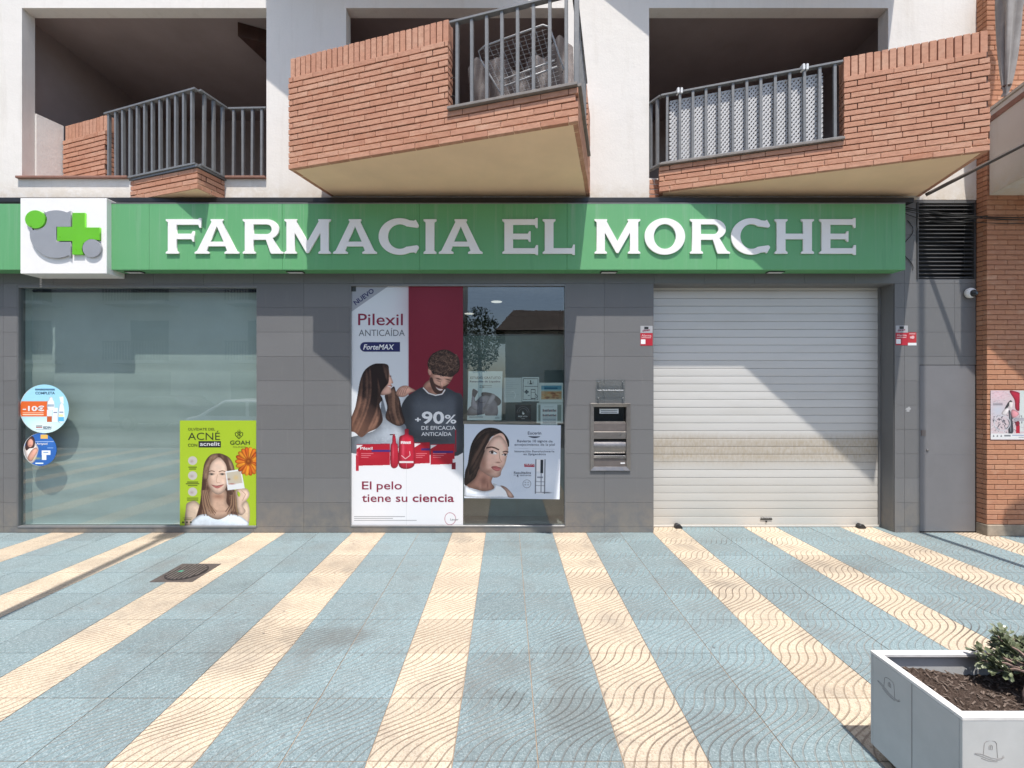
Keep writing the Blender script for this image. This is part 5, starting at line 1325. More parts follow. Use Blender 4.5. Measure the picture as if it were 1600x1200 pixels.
# products
c.T = (1 / 5.452, -17, 175)
c.rect(640, 170, 990, 345, (70, 74, 81), 0)
def pbox(x0, y0, x1, y1, sk=0):
    c.poly([(x0, y0), (x1, y0 - sk), (x1, y1 - sk), (x0, y1)], (168, 26, 44), 1, False); c.poly([(x0, y0), (x1, y0 - sk), (x1, y0 + 6 - sk), (x0, y0 + 6)], (140, 26, 44), 1, False)
    c.poly([(x0, y1 - 16), (x1, y1 - 16 - sk), (x1, y1 - sk), (x0, y1)], (226, 222, 222), 1, False); c.poly([(x0, y0 + 6), (x0 + 55, y0 + 6), (x0, y0 + 40)], (222, 216, 216), 1, False)
    c.blob((x0 + x1) / 2, (y0 + y1) / 2, (x1 - x0) * .3, 30, (186, 44, 60), .5)
pbox(148, 405, 432, 605, 6); pbox(643, 392, 772, 588, 6); pbox(780, 405, 985, 595, 5)
for x0, x1, y in ((275, 432, 452), (700, 772, 440), (800, 975, 462)): c.rect(x0, y, x1, y + 18, (64, 40, 110))
for x0, x1 in ((185, 290), (655, 750), (800, 915)):
    for q in range(3): c.rect(x0, 482 + 16 * q, x0 + (x1 - x0) * (1 - .2 * q), 487 + 16 * q, (228, 160, 165), .7)
c.poly([(560, 278), (592, 278), (592, 320), (630, 338), (638, 400), (638, 590), (512, 596), (510, 400), (516, 340), (556, 320)], (166, 30, 50), 1, True); c.rect(560, 276, 592, 318, (150, 26, 46)); c.blob(545, 450, 14, 110, (224, 100, 116), .6)
c.rect(512, 548, 634, 566, (222, 214, 214)); c.line([(530, 500), (565, 530), (605, 500), (600, 465)], 7, (220, 170, 172)); c.rect(524, 380, 612, 402, (226, 180, 184), .8)
c.poly([(455, 335), (478, 335), (486, 395), (500, 420), (500, 588), (440, 592), (438, 420), (450, 395)], (158, 30, 48), 1, True); c.rect(430, 318, 475, 328, (60, 26, 34)); c.rect(458, 318, 474, 345, (140, 28, 44)); c.blob(460, 480, 8, 80, (220, 100, 114), .6)
c.rect(990, 280, 1000, 470, (150, 30, 50)); c.rect(960, 560, 994, 620, (120, 26, 40)); c.rect(968, 530, 986, 562, (220, 216, 214)); c.rect(140, 500, 166, 632, (176, 40, 58)); c.rect(146, 470, 160, 505, (206, 70, 84))
c.T = (1, 0, 0)
c.line([(88, 276), (88, 377)], .5, (190, 192, 194)); c.poly([(148, 312), (156, 311), (164, 318), (165, 323), (160, 332), (150, 336), (147, 325)], (206, 206, 208), .0)
for a_, b_ in zip([(156 + 9 * math.cos(q) * (1.05 if math.cos(q) > 0 else .85), 366 + 9.5 * math.sin(q)) for q in np.linspace(0, 6.28, 25)][:-1], [(156 + 9 * math.cos(q) * (1.05 if math.cos(q) > 0 else .85), 366 + 9.5 * math.sin(q)) for q in np.linspace(0, 6.28, 25)][1:]): c.line([a_, b_], .7, (150, 60, 80))
for q in range(3): c.rect(6, 362 + 3.0 * q, 6 + (80, 61, 98)[q], 363.1 + 3.0 * q, (120, 120, 124), .8)
c.poly([(5, 101), (66, 101), (66, 101), (66, 101)], (0, 0, 0), 0, False)
p1 = poster('tall hair care poster with a long haired woman and curly haired man', 'poster', corners(547.3, 445.5, 723.5, 822.5, YO), c, .98)
txt('NUEVO', 556, 477, 7.5, M['ink_navy'], p1, 36, .03, rot=R(36))
txt('Pilexil', 559.5, 508, 19, M['ink_maroon'], p1, 70, .008); txt('ANTICAÍDA', 560.5, 525, 10.5, M['ink_grey'], p1, 72)
pil = MB(); xa, xb, za, zb_ = WX(562.5, YT), WX(625, YT), WZ(549.5, YT), WZ(534.5, YT); r_ = (zb_ - za) / 2
pil.prism_y([(xb, za), (xb, zb_)] + [(xa + r_ - r_ * math.sin(q * math.pi / 10), za + r_ + r_ * math.cos(q * math.pi / 10)) for q in range(11)], YT - .0002, YT + .0004); pil.build('name_field', M['ink_navy'], p1)
txt('ForteMAX', 567.5, 546, 8.2, M['ink_white'], p1, 48.5, .025, shear=.25, y=YT - .0008)
txt('+', 648.5, 659.5, 8, M['ink_white'], p1, 9, .06); txt('90', 659, 661.5, 19, M['ink_white'], p1, 35, .035); txt('%', 695, 661.5, 14, M['ink_white'], p1, 18, .02)
txt('DE EFICACIA', 658.5, 671.5, 6.2, M['ink_white'], p1, 53.5, .012); txt('ANTICAÍDA', 658.5, 681, 6.0, M['ink_white'], p1, 47, .012)
txt('El', 565.5, 764.5, 13, M['ink_maroon'], p1, 15, .012); txt('pelo', 588.5, 764.5, 13, M['ink_maroon'], p1, 39.5, .012); txt('tiene su', 565.5, 784, 13, M['ink_maroon'], p1, 71, .012); txt('ciencia', 644.5, 784, 13, M['ink_maroon'], p1, 65, .022)
txt('Pilexil', 563, 702.6, 4.6, M['ink_white'], p1, 19, .01); txt('Pilexil', 626.5, 693.5, 4.4, M['ink_white'], p1, 15, .02); txt('Lacer', 703.5, 813, 3.2, M['ink_grey'], p1, 13, .0)

# ---- lime skin care poster
c = Canvas(121, 169, 1.7, (176, 205, 46)); c.T = (1 / 5.98, -11.2, -15.8)
c.poly([(140, 880), (230, 870), (300, 1000), (250, 1105), (120, 1105), (122, 950)], (206, 182, 158)); c.poly([(690, 860), (728, 930), (725, 1060), (690, 1105), (600, 1105), (620, 960)], (208, 184, 160))
c.poly([(210, 1105), (250, 1040), (330, 1015), (430, 1050), (560, 1020), (640, 1060), (680, 1105)], (226, 234, 240))
m, sl = c.poly([(420, 408), (350, 430), (302, 500), (284, 600), (272, 740), (258, 880), (225, 1000), (190, 1080), (215, 1100), (300, 1040), (400, 1040), (420, 960), (440, 960), (460, 1020), (560, 1080), (620, 1060), (600, 900), (585, 740), (585, 560), (545, 460), (480, 418)], (120, 88, 70)); c.streaks(m, sl, lambda x, y: x + .15 * y * np.sign(430 - x), (74, 48, 38), (206, 172, 138))
c.poly([(190, 1105), (230, 1010), (330, 985), (430, 1000), (540, 985), (660, 1020), (690, 1105)], (226, 234, 240)); c.poly([(360, 760), (500, 760), (510, 880), (560, 960), (430, 1040), (300, 970), (350, 880)], (202, 166, 142)); c.blob(430, 820, 70, 30, (160, 116, 94), .8); c.blob(380, 960, 60, 12, (182, 142, 120), .6); c.blob(490, 960, 60, 12, (182, 142, 120), .6)
c.poly([(430, 445), (370, 480), (338, 560), (330, 650), (345, 720), (385, 780), (430, 800), (478, 780), (510, 720), (520, 640), (518, 560), (490, 480)], (222, 190, 168)); c.blob(430, 540, 60, 40, (236, 208, 188), .7); c.blob(350, 680, 22, 60, (196, 158, 136), .6); c.blob(455, 690, 30, 20, (230, 198, 180), .5)
for x in (368, 470): c.blob(x, 605, 28, 10, (70, 50, 44), .75); c.blob(x, 607, 15, 9, (66, 76, 74), .9); c.blob(x, 607, 6, 6, (26, 22, 22), 1); c.line([(x - 34, 584), (x, 574), (x + 30, 582)], 8, (92, 66, 54), .85)
c.line([(424, 610), (412, 670), (420, 690), (446, 688)], 6, (188, 146, 126), .7); c.poly([(368, 708), (412, 716), (440, 712), (482, 706), (440, 738), (405, 738)], (176, 106, 100)); c.line([(366, 708), (425, 722), (484, 706)], 4, (116, 62, 60))
for x0, x1, x2 in ((300, 330, 380), (285, 310, 345), (270, 280, 300), (560, 545, 500), (575, 570, 550), (585, 590, 600)):
    for dk in range(5): c.line([(x0 + dk * 5, 760), (x1 + dk * 7, 900), (x2 + dk * 9, 955 + (dk * 37 + x0) % 55)], 9, [(96, 68, 54), (170, 136, 108), (134, 100, 80)][dk % 3], .8)
m, sl = c.poly([(415, 410), (350, 430), (300, 520), (285, 640), (330, 650), (345, 560), (372, 490), (430, 440)], (112, 82, 66)); c.streaks(m, sl, lambda x, y: x + .5 * y, (84, 60, 48), (182, 150, 122))
m, sl = c.poly([(430, 412), (500, 430), (560, 490), (584, 600), (584, 760), (540, 800), (520, 640), (505, 520), (450, 445)], (112, 82, 66)); c.streaks(m, sl, lambda x, y: x - .3 * y, (84, 60, 48), (178, 146, 118))
c.poly([(596, 760), (640, 740), (700, 745), (728, 790), (712, 840), (660, 900), (690, 960), (640, 1000), (610, 930), (604, 850)], (222, 192, 170)); c.poly([(612, 770), (638, 790), (634, 820), (616, 812)], (176, 205, 46)); c.line([(650, 760), (690, 800), (660, 860)], 6, (180, 142, 122), .7)
c.poly([(498, 580), (648, 558), (682, 742), (520, 760)], (238, 240, 240), 1, False); c.poly([(508, 592), (640, 574), (660, 690), (528, 706)], (206, 196, 176), 1, False); c.blob(532, 655, 14, 10, (110, 70, 60), .8); c.blob(560, 700, 30, 6, (170, 60, 60), .8); c.blob(600, 640, 30, 30, (226, 190, 120), .6)
rgf = np.random.RandomState(2)
for k in range(18):
    a = 2 * math.pi * k / 18; c.poly([(718 + 30 * math.cos(a - .25), 485 + 34 * math.sin(a - .25)), (718 + 105 * math.cos(a - .17), 485 + 122 * math.sin(a - .17)), (718 + 128 * math.cos(a), 485 + 138 * math.sin(a)), (718 + 105 * math.cos(a + .17), 485 + 122 * math.sin(a + .17)), (718 + 30 * math.cos(a + .25), 485 + 34 * math.sin(a + .25))], [(206, 104, 28), (184, 76, 22), (222, 136, 34)][k % 3])
    c.line([(718 + 40 * math.cos(a), 485 + 44 * math.sin(a)), (718 + 110 * math.cos(a), 485 + 124 * math.sin(a))], 5, (232, 170, 60), .6)
c.blob(718, 485, 42, 44, (176, 92, 22), 1, 0, 6); c.blob(718, 485, 30, 31, (140, 66, 18), 1, 0, 6); c.blob(716, 482, 14, 14, (196, 120, 40), .8)
for y in (478, 620, 775): c.blob(188, y, 46, 44, (206, 200, 194), 1, 0, 10); c.blob(180, y + 6, 20, 16, (170, 150, 142), .7)
for y, w in ((540, 40), (558, 34), (682, 52), (698, 64), (715, 46), (835, 54), (853, 52), (1025, 46), (1040, 36)): c.rect(188 - w, y - 5, 188 + w, y + 5, (62, 72, 22), .75) if y < 1000 else c.rect(140 - w, y - 3, 140 + w, y + 3, (62, 72, 22), .6)
for k in range(3): c.blob(97 + 37 * k, 1066, 11, 11, (40, 44, 20), .9, 0, 4)
for sg_ in (-1, 1):
    c.line([(628, 270), (628 + sg_ * 34, 236), (628 + sg_ * 36, 212), (628 + sg_ * 18, 208), (628 + sg_ * 6, 232), (628 + sg_ * 20, 246)], 7, (48, 58, 18)); c.line([(628, 262), (628, 180)], 6, (48, 58, 18)); c.line([(628, 218), (628 + sg_ * 16, 192)], 6, (48, 58, 18))
p2 = poster('lime green skin care poster with a woman holding a small photo', 'poster', corners(281, 657, 400.3, 822.5, YO), c, .90)
def ap(X, Y): return 270 + X / 6, 640 + Y / 6
gd = m_flat('dark_olive_ink', (.03, .035, .012), .5)
txt('OLVÍDATE DEL', *ap(142, 195), 4.0, gd, p2, 42.5, .008); txt('ACNÉ', *ap(142, 284), 12, gd, p2, 50, .0); txt('CON', *ap(142, 347), 4.8, gd, p2, 14.5, .015)
xa, za = WX(310.2, YT), WZ(699, YT); MB().box(xa, WX(345, YT), YT - .0002, YT + .0003, za, WZ(689.2, YT)).build('name_field', M['ink_black'], p2)
txt('acnelit', 312.5, 696.5, 6.6, M['ink_white'], p2, 31, 0, y=YT - .0008); txt('GOAH', *ap(536, 328), 6.6, gd, p2, 31, .022); txt('CLINIC', *ap(565, 356), 2.2, M['ink_gold'], p2, 20)

# ---- landscape face serum poster
c = Canvas(150, 116, 1.8, (206, 214, 224)); c.T = (1 / 8.569, -4.0, -12.6)
c.blob(350, 200, 500, 260, (196, 206, 218), .5); c.blob(1150, 800, 260, 220, (226, 231, 237), .7); c.poly([(1290, 560), (1325, 560), (1310, 1110), (1235, 1110)], (236, 239, 243), .8, False, 1)
for k in range(11): c.line([(640 + 24 * k, 760 - 18 * (k % 3)), (700 + 16 * k, 1010)], 4, (188, 198, 210), .6)
for k in range(7): c.line([(640, 1040 - 10 * k), (980 + 40 * k, 960 - 34 * k)], 4, (190, 200, 212), .5)
m, sl = c.poly([(370, 152), (280, 180), (195, 260), (130, 380), (100, 520), (80, 650), (45, 760), (42, 930), (120, 900), (230, 760), (300, 600), (380, 300), (520, 260), (615, 400), (634, 380), (625, 310), (560, 220), (470, 165)], (52, 40, 37)); c.streaks(m, sl, lambda x, y: x + .30 * y, (26, 19, 18), (104, 80, 68))
c.poly([(250, 700), (420, 760), (400, 880), (440, 960), (330, 1010), (100, 960), (60, 940), (180, 830)], (172, 128, 110)); c.blob(300, 870, 60, 80, (128, 90, 78), .8); c.blob(250, 940, 20, 60, (196, 152, 132), .6); c.blob(350, 930, 14, 50, (110, 76, 66), .6)
c.poly([(520, 225), (430, 262), (350, 360), (310, 470), (420, 520), (600, 470), (622, 420), (575, 270)], (218, 178, 158), 1, True, 0, .1); c.poly([(500, 255), (410, 300), (330, 420), (280, 560), (240, 700), (300, 760), (400, 815), (470, 820), (520, 790), (535, 730), (580, 640), (600, 560), (618, 470), (612, 390), (560, 300)], (218, 178, 158))
c.blob(470, 360, 90, 60, (236, 200, 180), .7); c.blob(290, 640, 60, 130, (150, 108, 92), .75); c.blob(420, 600, 60, 40, (232, 192, 172), .7); c.blob(560, 620, 25, 60, (230, 190, 170), .6); c.blob(360, 740, 80, 40, (150, 108, 92), .6); c.blob(470, 790, 40, 20, (206, 162, 144), .6)
c.poly([(140, 470), (185, 450), (200, 520), (188, 570), (150, 570), (128, 520)], (160, 118, 102)); c.blob(175, 520, 12, 30, (112, 76, 66), .8)
m, sl = c.poly([(500, 200), (420, 240), (350, 330), (300, 460), (230, 640), (180, 720), (100, 780), (130, 500), (200, 330), (320, 220)], (50, 38, 35)); c.streaks(m, sl, lambda x, y: x + .55 * y, (24, 18, 17), (100, 76, 64))
c.line([(330, 425), (400, 412), (450, 425), (500, 450)], 20, (70, 46, 40), .9); c.line([(548, 478), (590, 466), (625, 478)], 16, (72, 48, 42), .9)
c.poly([(370, 478), (410, 462), (470, 490), (455, 512), (400, 505)], (226, 214, 208)); c.blob(408, 484, 20, 20, (60, 44, 36), 1, 0, 5); c.line([(365, 478), (412, 458), (475, 492)], 8, (50, 34, 30))
c.poly([(540, 515), (575, 498), (608, 512), (585, 530)], (222, 208, 202)); c.blob(582, 513, 16, 16, (58, 42, 36), 1, 0, 5); c.line([(538, 514), (575, 496), (610, 510)], 7, (52, 36, 32))
c.line([(500, 470), (508, 560), (535, 610)], 10, (160, 116, 98), .6); c.blob(490, 618, 38, 12, (130, 86, 74), .8); c.blob(500, 590, 22, 22, (222, 180, 160), .7)
c.poly([(398, 680), (455, 665), (490, 678), (525, 690), (510, 725), (470, 735), (425, 715)], (182, 106, 102)); c.line([(398, 682), (460, 690), (526, 692)], 6, (110, 58, 56)); c.blob(470, 715, 30, 8, (206, 136, 132), .7)
c.poly([(42, 935), (130, 975), (240, 1000), (340, 1002), (440, 965), (420, 900), (500, 925), (580, 960), (660, 1080), (40, 1080)], (232, 236, 241)); c.poly([(520, 930), (590, 945), (660, 1010), (705, 1082), (630, 1082), (590, 1000)], (186, 152, 136)); c.blob(200, 1050, 200, 14, (196, 204, 216), .7)
c.rect(985, 568, 1122, 1030, (214, 217, 222)); c.rect(985, 568, 1000, 1030, (120, 124, 132)); c.rect(1108, 568, 1122, 1030, (110, 114, 122)); c.rect(1055, 575, 1092, 755, (38, 44, 52)); c.rect(1002, 575, 1050, 730, (232, 230, 230)); c.rect(1000, 760, 1108, 1010, (222, 226, 231)); c.rect(1058, 756, 1076, 1010, (140, 146, 156), .8)
for y in (866, 920, 1008): c.rect(988, y, 1120, y + 7, (90, 94, 104), .8)
c.rect(1012, 800, 1090, 822, (88, 92, 104), .6); c.blob(1150, 1015, 60, 10, (60, 64, 74), .8); c.line([(700, 425), (1240, 432)], 4, (150, 156, 168), .7)
for k in range(20): a = k * .314; c.line([(876 + 54 * math.cos(a), 900 + 54 * math.sin(a)), (876 + 54 * math.cos(a + .314), 900 + 54 * math.sin(a + .314))], 6, (110, 114, 124))
for x in (855, 893):
    for y in (880, 912): c.blob(x, y, 13, 9, (120, 124, 134), .8)
c.rect(838, 630, 978, 672, (158, 26, 52)); c.poly([(890, 262), (1045, 262), (970, 284)], (40, 50, 66), 1, True)
q = corners(725.2, 662.5, 876, 779.5, YO); q[1] = (q[1][0] + .004, q[1][1], q[1][2] - .016); q[0] = (q[0][0], q[0][1], q[0][2]); q[2] = (q[2][0] - .012, q[2][1], q[2][2] - .005); q[3] = (q[3][0], q[3][1], q[3][2] + .01)
p3 = poster('wide pale blue face serum poster with a dark haired woman', 'poster', q, c, .99)
def eu(X, Y): return 722 + X / 8.569, 650 + Y / 8.569
ki = m_flat('slate_ink', (.035, .045, .07), .5)
txt('Eucerin', *eu(880, 248), 5.0, ki, p3, 21, .012); txt('Revierte 10 signos', *eu(738, 352), 4.2, ki, p3, 47, .012); txt('de', *eu(1158, 354), 4.0, ki, p3, 6.3)
txt('envejecimiento de la piel', *eu(702, 398), 4.0, ki, p3, 63, 0); txt('Innovación Revolucionaria', *eu(704, 486), 3.4, ki, p3, 62, .01, spacing=1.1); txt('en Epigenética', *eu(822, 524), 3.4, ki, p3, 35, .01, spacing=1.1)
txt('NUEVO', *eu(850, 662), 2.6, M['ink_white'], p3, 14, .01); txt('Resultados', *eu(694, 776), 4.2, ki, p3, 26.5, .01); txt('4', *eu(728, 820), 4.8, ki, p3, 3.2, .02); txt('en', *eu(692, 797), 2.0, ki, p3, 3); txt('semanas', *eu(772, 804), 2.8, ki, p3, 18)

# ---- small sheets
c = Canvas(55, 77, 2.0, (198, 212, 214)); c.T = (1 / 10, -4.6, -4.8)
c.rect(60, 560, 590, 745, (198, 210, 214)); g1, g2, g3 = (112, 108, 118), (150, 145, 152), (34, 34, 40)
c.poly([(60, 640), (130, 570), (215, 480), (290, 420), (370, 420), (460, 470), (520, 560), (525, 745), (345, 745), (330, 690), (300, 725), (55, 745)], g1); c.blob(290, 470, 90, 50, g2, .8); c.blob(180, 660, 100, 60, (128, 124, 134), .7); c.blob(430, 650, 60, 90, (86, 82, 92), .8)
c.poly([(270, 385), (340, 380), (440, 400), (540, 460), (580, 510), (575, 560), (530, 590), (510, 540), (440, 460), (340, 430), (275, 440)], g3)
c.poly([(125, 330), (205, 365), (195, 400), (160, 480), (205, 560), (240, 620), (225, 665), (150, 650), (105, 600), (110, 470)], (138, 132, 142)); c.poly([(125, 332), (205, 366), (190, 402), (160, 460), (120, 420)], g3)
c.poly([(440, 405), (490, 430), (470, 500), (400, 590), (320, 650), (300, 630), (340, 560), (380, 480)], (150, 144, 152))
for k in range(4): c.line([(300 + 12 * k, 640 - 8 * k), (350 + 16 * k, 560)], 7, (92, 88, 98), .8); c.line([(150 + 22 * k, 655), (140 + 22 * k, 600)], 6, (94, 90, 100), .8)
c.line([(215, 520), (270, 545), (330, 530)], 8, (70, 66, 76)); c.rect(52, 745, 590, 800, (188, 200, 204)); c.rect(70, 762, 300, 776, (90, 96, 104), .7); c.rect(490, 775, 560, 790, (120, 126, 134), .7)
c.rect(230, 268, 430, 278, (110, 120, 128), .7); c.rect(230, 296, 430, 306, (110, 120, 128), .45)
qd = corners(732, 580, 785.3, 656.5); qd[3] = (qd[3][0] - .016, qd[3][1], qd[3][2]); qd[2] = (qd[2][0] - .014, qd[2][1], qd[2][2])
p4 = poster('small white poster of two hands pinching a hip in black and white', 'poster', qd, c, 1.05)
txt('ESTUDIO GRATUITO', 734.5, 592, 3.8, ki, p4, 47.5, 0, y=YG - .0012); txt('Retención de Líquidos', 734.2, 597.4, 3.0, M['ink_navy'], p4, 47.5, .02, y=YG - .0012); txt('a 45', 749.5, 605.8, 2.6, ki, p4, 7, .02, y=YG - .0012)

c = Canvas(28, 39, 2.2, (190, 200, 200)); 
for k in range(9): c.rect(4, 4 + 3.2 * k, 8 + 16 * ((k * 7 % 5) / 5 + .2), 4.6 + 3.2 * k, (150, 162, 164), .55)
c.line([(10, 23), (16, 22), (19, 27), (17, 33)], .7, (226, 232, 232)); c.rect(0, 0, 1.6, 39, (150, 160, 160))
poster('plain pale notice sheet with faint lines, left of the framed notice', 'notice', corners(786.5, 590.2, 815, 628.6), c, 1.0)
c = Canvas(27, 38, 2.6, (202, 212, 211)); c.T = (.1, -90.6, -14)
for a_, b_ in (((928, 165), (1158, 165)), ((1158, 165), (1155, 498)), ((1155, 498), (920, 492)), ((920, 492), (928, 165))): c.line([a_, b_], 7, (44, 56, 62))
c.poly([(1020, 250), (1070, 250), (1050, 225), (1050, 195), (1030, 195), (1035, 225)], (36, 48, 56)); c.blob(1000, 225, 9, 26, (120, 132, 136), .7); c.blob(1082, 225, 9, 26, (120, 132, 136), .7); c.rect(945, 282, 1150, 292, (70, 82, 88), .8)
c.rect(962, 340, 990, 402, (40, 66, 76)); c.rect(945, 358, 1010, 385, (40, 66, 76)); c.rect(1045, 330, 1118, 485, (60, 70, 74)); c.rect(1052, 342, 1110, 378, (206, 214, 212)); c.rect(1052, 384, 1110, 470, (206, 214, 212)); c.line([(1118, 400), (1148, 440), (1125, 480)], 10, (50, 60, 66)); c.rect(995, 425, 1030, 434, (60, 80, 90), .8)
poster('white notice with a dark border, cross and phone drawing', 'notice', corners(815.8, 589.2, 842.3, 627.0), c, 1.0)
c = Canvas(38, 32, 2.2, (196, 208, 206)); c.rect(3.2, 4.5, 35.5, 13, (86, 144, 166)); c.rect(3.2, 12.5, 35.5, 27, (178, 150, 112)); c.rect(3.2, 11, 35.5, 14, (164, 190, 190), .8); c.rect(8, 7.5, 29, 10.5, (40, 90, 120), .8)
for k in range(40): c.blob(4 + rg.rand() * 30, 15 + rg.rand() * 11, 2.4, 1.0, [(140, 74, 52), (206, 176, 128), (110, 70, 56), (196, 130, 80)][k % 4], .7)
poster('framed beach picture in blue and sand colours hung in the window', 'picture', corners(842.6, 598, 880.0, 629.0, YG + .003), c, 1.0)
c = Canvas(42, 33, 2.0, (168, 182, 178)); c.rect(2.5, 3.5, 39, 29, (118, 132, 128)); c.rect(0, 0, 42, 2.5, (190, 202, 200)); c.rect(0, 30.5, 42, 33, (190, 202, 200)); c.rect(0, 0, 2.5, 33, (190, 202, 200)); c.rect(39.5, 0, 42, 33, (190, 202, 200))
poster('empty pale frame in the window behind the timetable sheet', 'frame', corners(838.6, 629.6, 879.8, 661, YG + .004), c, 1.0)
c = Canvas(26, 35, 2.2, (206, 216, 218))
for y, h in ((8.5, 4), (16.5, 4)):
    for k in range(11): c.rect(3.5 + 1.95 * k, y + (k * 3 % 4) * .3, 5.0 + 1.95 * k, y + h, [(70, 60, 72), (130, 80, 84), (60, 70, 86)][k % 3], .85)
for k in range(5): c.rect(3.5, 22.4 + 2.4 * k, 24.5, 23.4 + 2.4 * k, (76, 88, 112), .85)
c.rect(6, 4, 20, 4.8, (140, 150, 156), .7)
poster('white timetable sheet taped below the beach picture', 'notice', corners(844.5, 631.5, 870.8, 664.5, YG - .0015), c, 1.0)
c = Canvas(25, 25, 2.6, (20, 21, 22))
for r_, n_ in ((9.6, 26), (6.6, 16)):
    for k in range(n_): a = math.pi + math.pi * (k + .5) / n_; c.blob(12.3 + r_ * math.cos(a), 12.6 + r_ * math.sin(a), .5, .5, (200, 202, 202), .9)
c.poly([(11.6, 10.5), (12.3, 10), (12.6, 12.4), (14.2, 13.2), (13.8, 15.6), (11.4, 15.6), (10.6, 13.8)], (214, 214, 214)); c.rect(9.5, 21.8, 15.2, 22.6, (150, 150, 150))
p5 = poster('small black square sticker with a white pointing hand', 'sticker', corners(805.3, 632.3, 829.8, 656.8), c, 1.0, 'window_sticker')
txt('PIDE CITA', 809.8, 651.6, 2.0, M['ink_white'], p5, 14.5, .02, y=YG - .0012)

# ---- round stickers on the wide window
circ_mask = lambda u, v: ((u - .5) ** 2 + (v - .5) ** 2) < .249
def round_sticker(label, cx, cy, r, cv, gain=1.0):
    t = thing('round_sticker', label, 'sticker', (WX(cx, YG), YG, WZ(cy + r, YG))); q = corners(cx - r, cy - r, cx + r, cy + r, YO)
    print_sheet('printed_disc', cv, q, gain, circ_mask, .001, t)
    m = MB(); R_ = r * (CAM_D + YG) / FPX * .998; n = 48
    m.add([(WX(cx, YG) + R_ * math.cos(2 * math.pi * k / n), YO + .0012, WZ(cy, YG) + R_ * math.sin(2 * math.pi * k / n)) for k in range(n)], [tuple(range(n))]); m.build('back', M['paper'], t); return t
c = Canvas(76, 76, 2.2, (150, 200, 226)); c.blob(38, 66, 46, 22, (214, 228, 236), .9); c.T = (.1583, -11.9, -11.4)
c.rect(66, 237, 348, 388, (206, 96, 44)); c.rect(100, 345, 306, 352, (236, 200, 180), .7); c.rect(100, 362, 306, 374, (240, 214, 198), .8); c.rect(252, 322, 312, 329, (240, 220, 205), .8)
c.poly([(345, 235), (362, 222), (362, 200), (392, 195), (398, 225), (410, 240), (410, 320), (345, 320)], (226, 234, 240)); c.poly([(340, 320), (392, 320), (388, 442), (338, 440)], (206, 212, 216), 1, False); c.rect(340, 385, 388, 442, (176, 88, 48)); c.rect(345, 268, 408, 290, (90, 110, 130), .6)
c.poly([(398, 302), (446, 302), (442, 440), (395, 440)], (228, 236, 242), 1, False); c.rect(404, 342, 440, 354, (70, 90, 116), .7); c.poly([(462, 195), (500, 190), (505, 260), (478, 262)], (236, 240, 243), 1, False); c.poly([(470, 258), (496, 258), (512, 330), (508, 440), (450, 440), (452, 330)], (220, 232, 240)); c.rect(452, 392, 508, 436, (90, 170, 206)); c.rect(462, 340, 502, 352, (80, 96, 122), .7); c.rect(458, 366, 500, 390, (226, 196, 110), .7)
c.rect(232, 478, 292, 486, (40, 46, 56)); c.rect(232, 492, 292, 500, (150, 40, 44)); c.rect(222, 112, 418, 126, (40, 70, 100), .55); c.rect(232, 512, 382, 517, (120, 130, 140), .7)
k1 = round_sticker('large light blue round sticker with sun care bottles and orange price', 69.5, 638.8, 38, c, 1.08)
nv = m_flat('petrol_ink', (.02, .06, .12), .5)
txt('COMPLETA', 55.2, 616, 4.0, nv, k1, 30.5, .015); txt('-10€', 35.5, 642, 7.8, M['ink_white'], k1, 33.5, .04); txt('ISDIN', 67.5, 669.6, 3.6, nv, k1, 12.5, .03); txt('FOTOPROTECCIÓN', 55.2, 610.3, 2.0, nv, k1, 30.5, .0)
c = Canvas(52, 52, 2.2, (44, 96, 168)); c.T = (.1583, -16.7, -86.6)
c.blob(360, 640, 120, 60, (56, 112, 186), .6); c.poly([(105, 700), (140, 640), (200, 600), (220, 640), (250, 700), (240, 760), (210, 830), (160, 850), (120, 780)], (206, 196, 190)); m, sl = c.poly([(175, 575), (135, 600), (118, 680), (130, 720), (160, 700), (205, 690), (216, 640), (205, 590)], (66, 44, 42)); c.poly([(172, 600), (145, 625), (142, 668), (168, 690), (194, 665), (198, 625)], (196, 142, 124)); c.line([(152, 668), (180, 666)], 6, (150, 80, 80)); c.poly([(140, 800), (180, 720), (225, 690), (245, 720), (215, 780), (180, 830)], (196, 146, 128))
c.rect(272, 560, 345, 602, (226, 176, 90)); c.rect(284, 720, 372, 765, (236, 238, 240)); c.rect(286, 765, 330, 815, (226, 230, 230)); c.rect(300, 735, 350, 745, (90, 130, 180), .8); c.blob(240, 800, 50, 14, (196, 180, 90), .6); c.rect(220, 628, 405, 634, (210, 220, 236), .7); c.rect(340, 690, 400, 698, (180, 200, 230), .6); c.rect(220, 843, 300, 856, (236, 240, 244), .9)
k2 = round_sticker('small dark blue round sticker with a woman below the sun care sticker', 63.0, 702.5, 25.5, c, 1.05)
txt('Artysol', 57, 694.8, 3.4, M['ink_white'], k2, 17, .02)

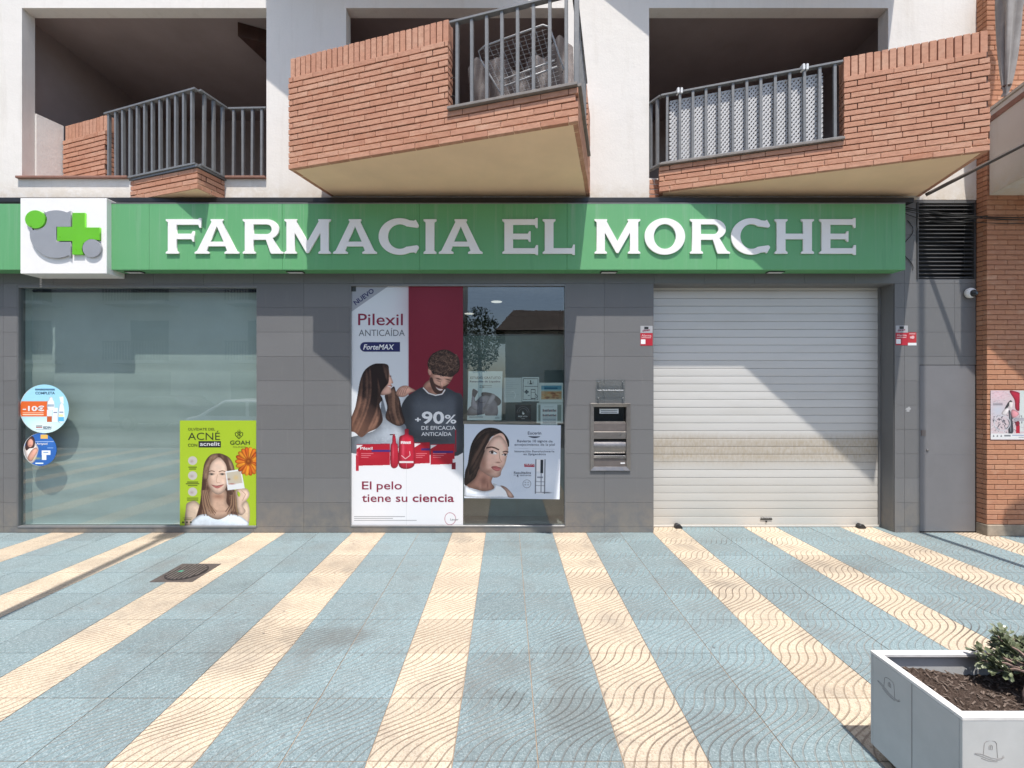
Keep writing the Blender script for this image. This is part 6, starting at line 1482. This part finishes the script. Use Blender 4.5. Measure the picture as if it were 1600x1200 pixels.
# ---- graffiti-style event poster on the brick pillar
c = Canvas(74, 78, 1.8, (206, 188, 190)); c.T = (1 / 12, -8.0, -9.8); rgp = np.random.RandomState(9)
c.blob(250, 200, 200, 120, (226, 190, 196), .7); c.blob(230, 500, 160, 160, (192, 198, 208), .8); c.poly([(450, 125), (660, 180), (640, 330), (630, 500), (560, 470), (540, 300)], (160, 30, 54)); c.rect(640, 125, 980, 900, (206, 212, 208)); c.blob(720, 150, 60, 40, (190, 206, 196), .7)
for k in range(60): x, y = 110 + rgp.rand() * 330, 130 + rgp.rand() * 250; c.line([(x, y), (x + 20 + 20 * rgp.rand(), y + 10 * rgp.randn())], 5, [(200, 120, 136), (120, 116, 124), (226, 216, 214)][k % 3], .6)
for k in range(7): c.blob(150 + 26 * k, 380, 12, 22, (74, 72, 80), .9); c.blob(150 + 26 * k, 378, 6, 12, (206, 196, 198), .9)
for k in range(150):
    x, y = 130 + rgp.rand() * 560, 540 + rgp.rand() * 380; a = rgp.rand() * 3.1; L_ = 15 + 50 * rgp.rand(); c.line([(x, y), (x + L_ * math.cos(a), y + L_ * math.sin(a))], 6 + 12 * rgp.rand(), [(40, 40, 46), (120, 122, 130), (214, 214, 214), (66, 66, 74), (176, 170, 174)][k % 5], .8)
c.poly([(440, 330), (480, 310), (510, 350), (500, 430), (470, 450), (440, 420)], (206, 196, 192)); c.poly([(470, 305), (420, 350), (355, 470), (400, 460), (440, 400), (450, 340), (500, 340)], (60, 58, 62)); c.poly([(350, 480), (430, 440), (440, 500), (380, 590), (300, 560)], (214, 206, 204)); c.poly([(500, 480), (600, 520), (620, 580), (520, 640), (480, 560)], (206, 140, 146)); c.poly([(430, 500), (480, 560), (520, 900), (430, 920), (440, 700)], (58, 58, 64)); c.line([(460, 540), (470, 900)], 14, (150, 150, 156), .8)
for k in range(24): a = k * .262; c.line([(310 + 150 * math.cos(a), 740 + 145 * math.sin(a)), (310 + 150 * math.cos(a + .262), 740 + 145 * math.sin(a + .262))], 18, (196, 196, 200), .9)
c.rect(570, 780, 640, 930, (176, 30, 52)); c.poly([(560, 720), (620, 700), (640, 760), (590, 800), (560, 770)], (120, 30, 46)); c.rect(520, 640, 720, 700, (150, 150, 158), .7); c.blob(860, 500, 60, 260, (96, 110, 104), .7); c.blob(800, 820, 70, 90, (140, 60, 76), .8)
c.rect(95, 935, 990, 1045, (222, 222, 220)); c.rect(500, 965, 980, 978, (96, 110, 150), .8); c.rect(620, 1000, 960, 1012, (110, 110, 118), .7)
for k, x in enumerate((150, 220, 292)): c.poly([(x - 16, 998), (x, 958), (x + 18, 998)], (70, 72, 78), .9, False)
c.rect(350, 965, 470, 992, (80, 82, 88), .7); c.rect(95, 120, 100, 1045, (232, 226, 226)); c.rect(95, 1038, 990, 1045, (232, 230, 228))
qy = YN - .006
p6 = poster('red and grey collage event poster glued to the brick pillar', 'poster', corners(1548, 610, 1622, 687, qy), c, .95, 'event_poster')
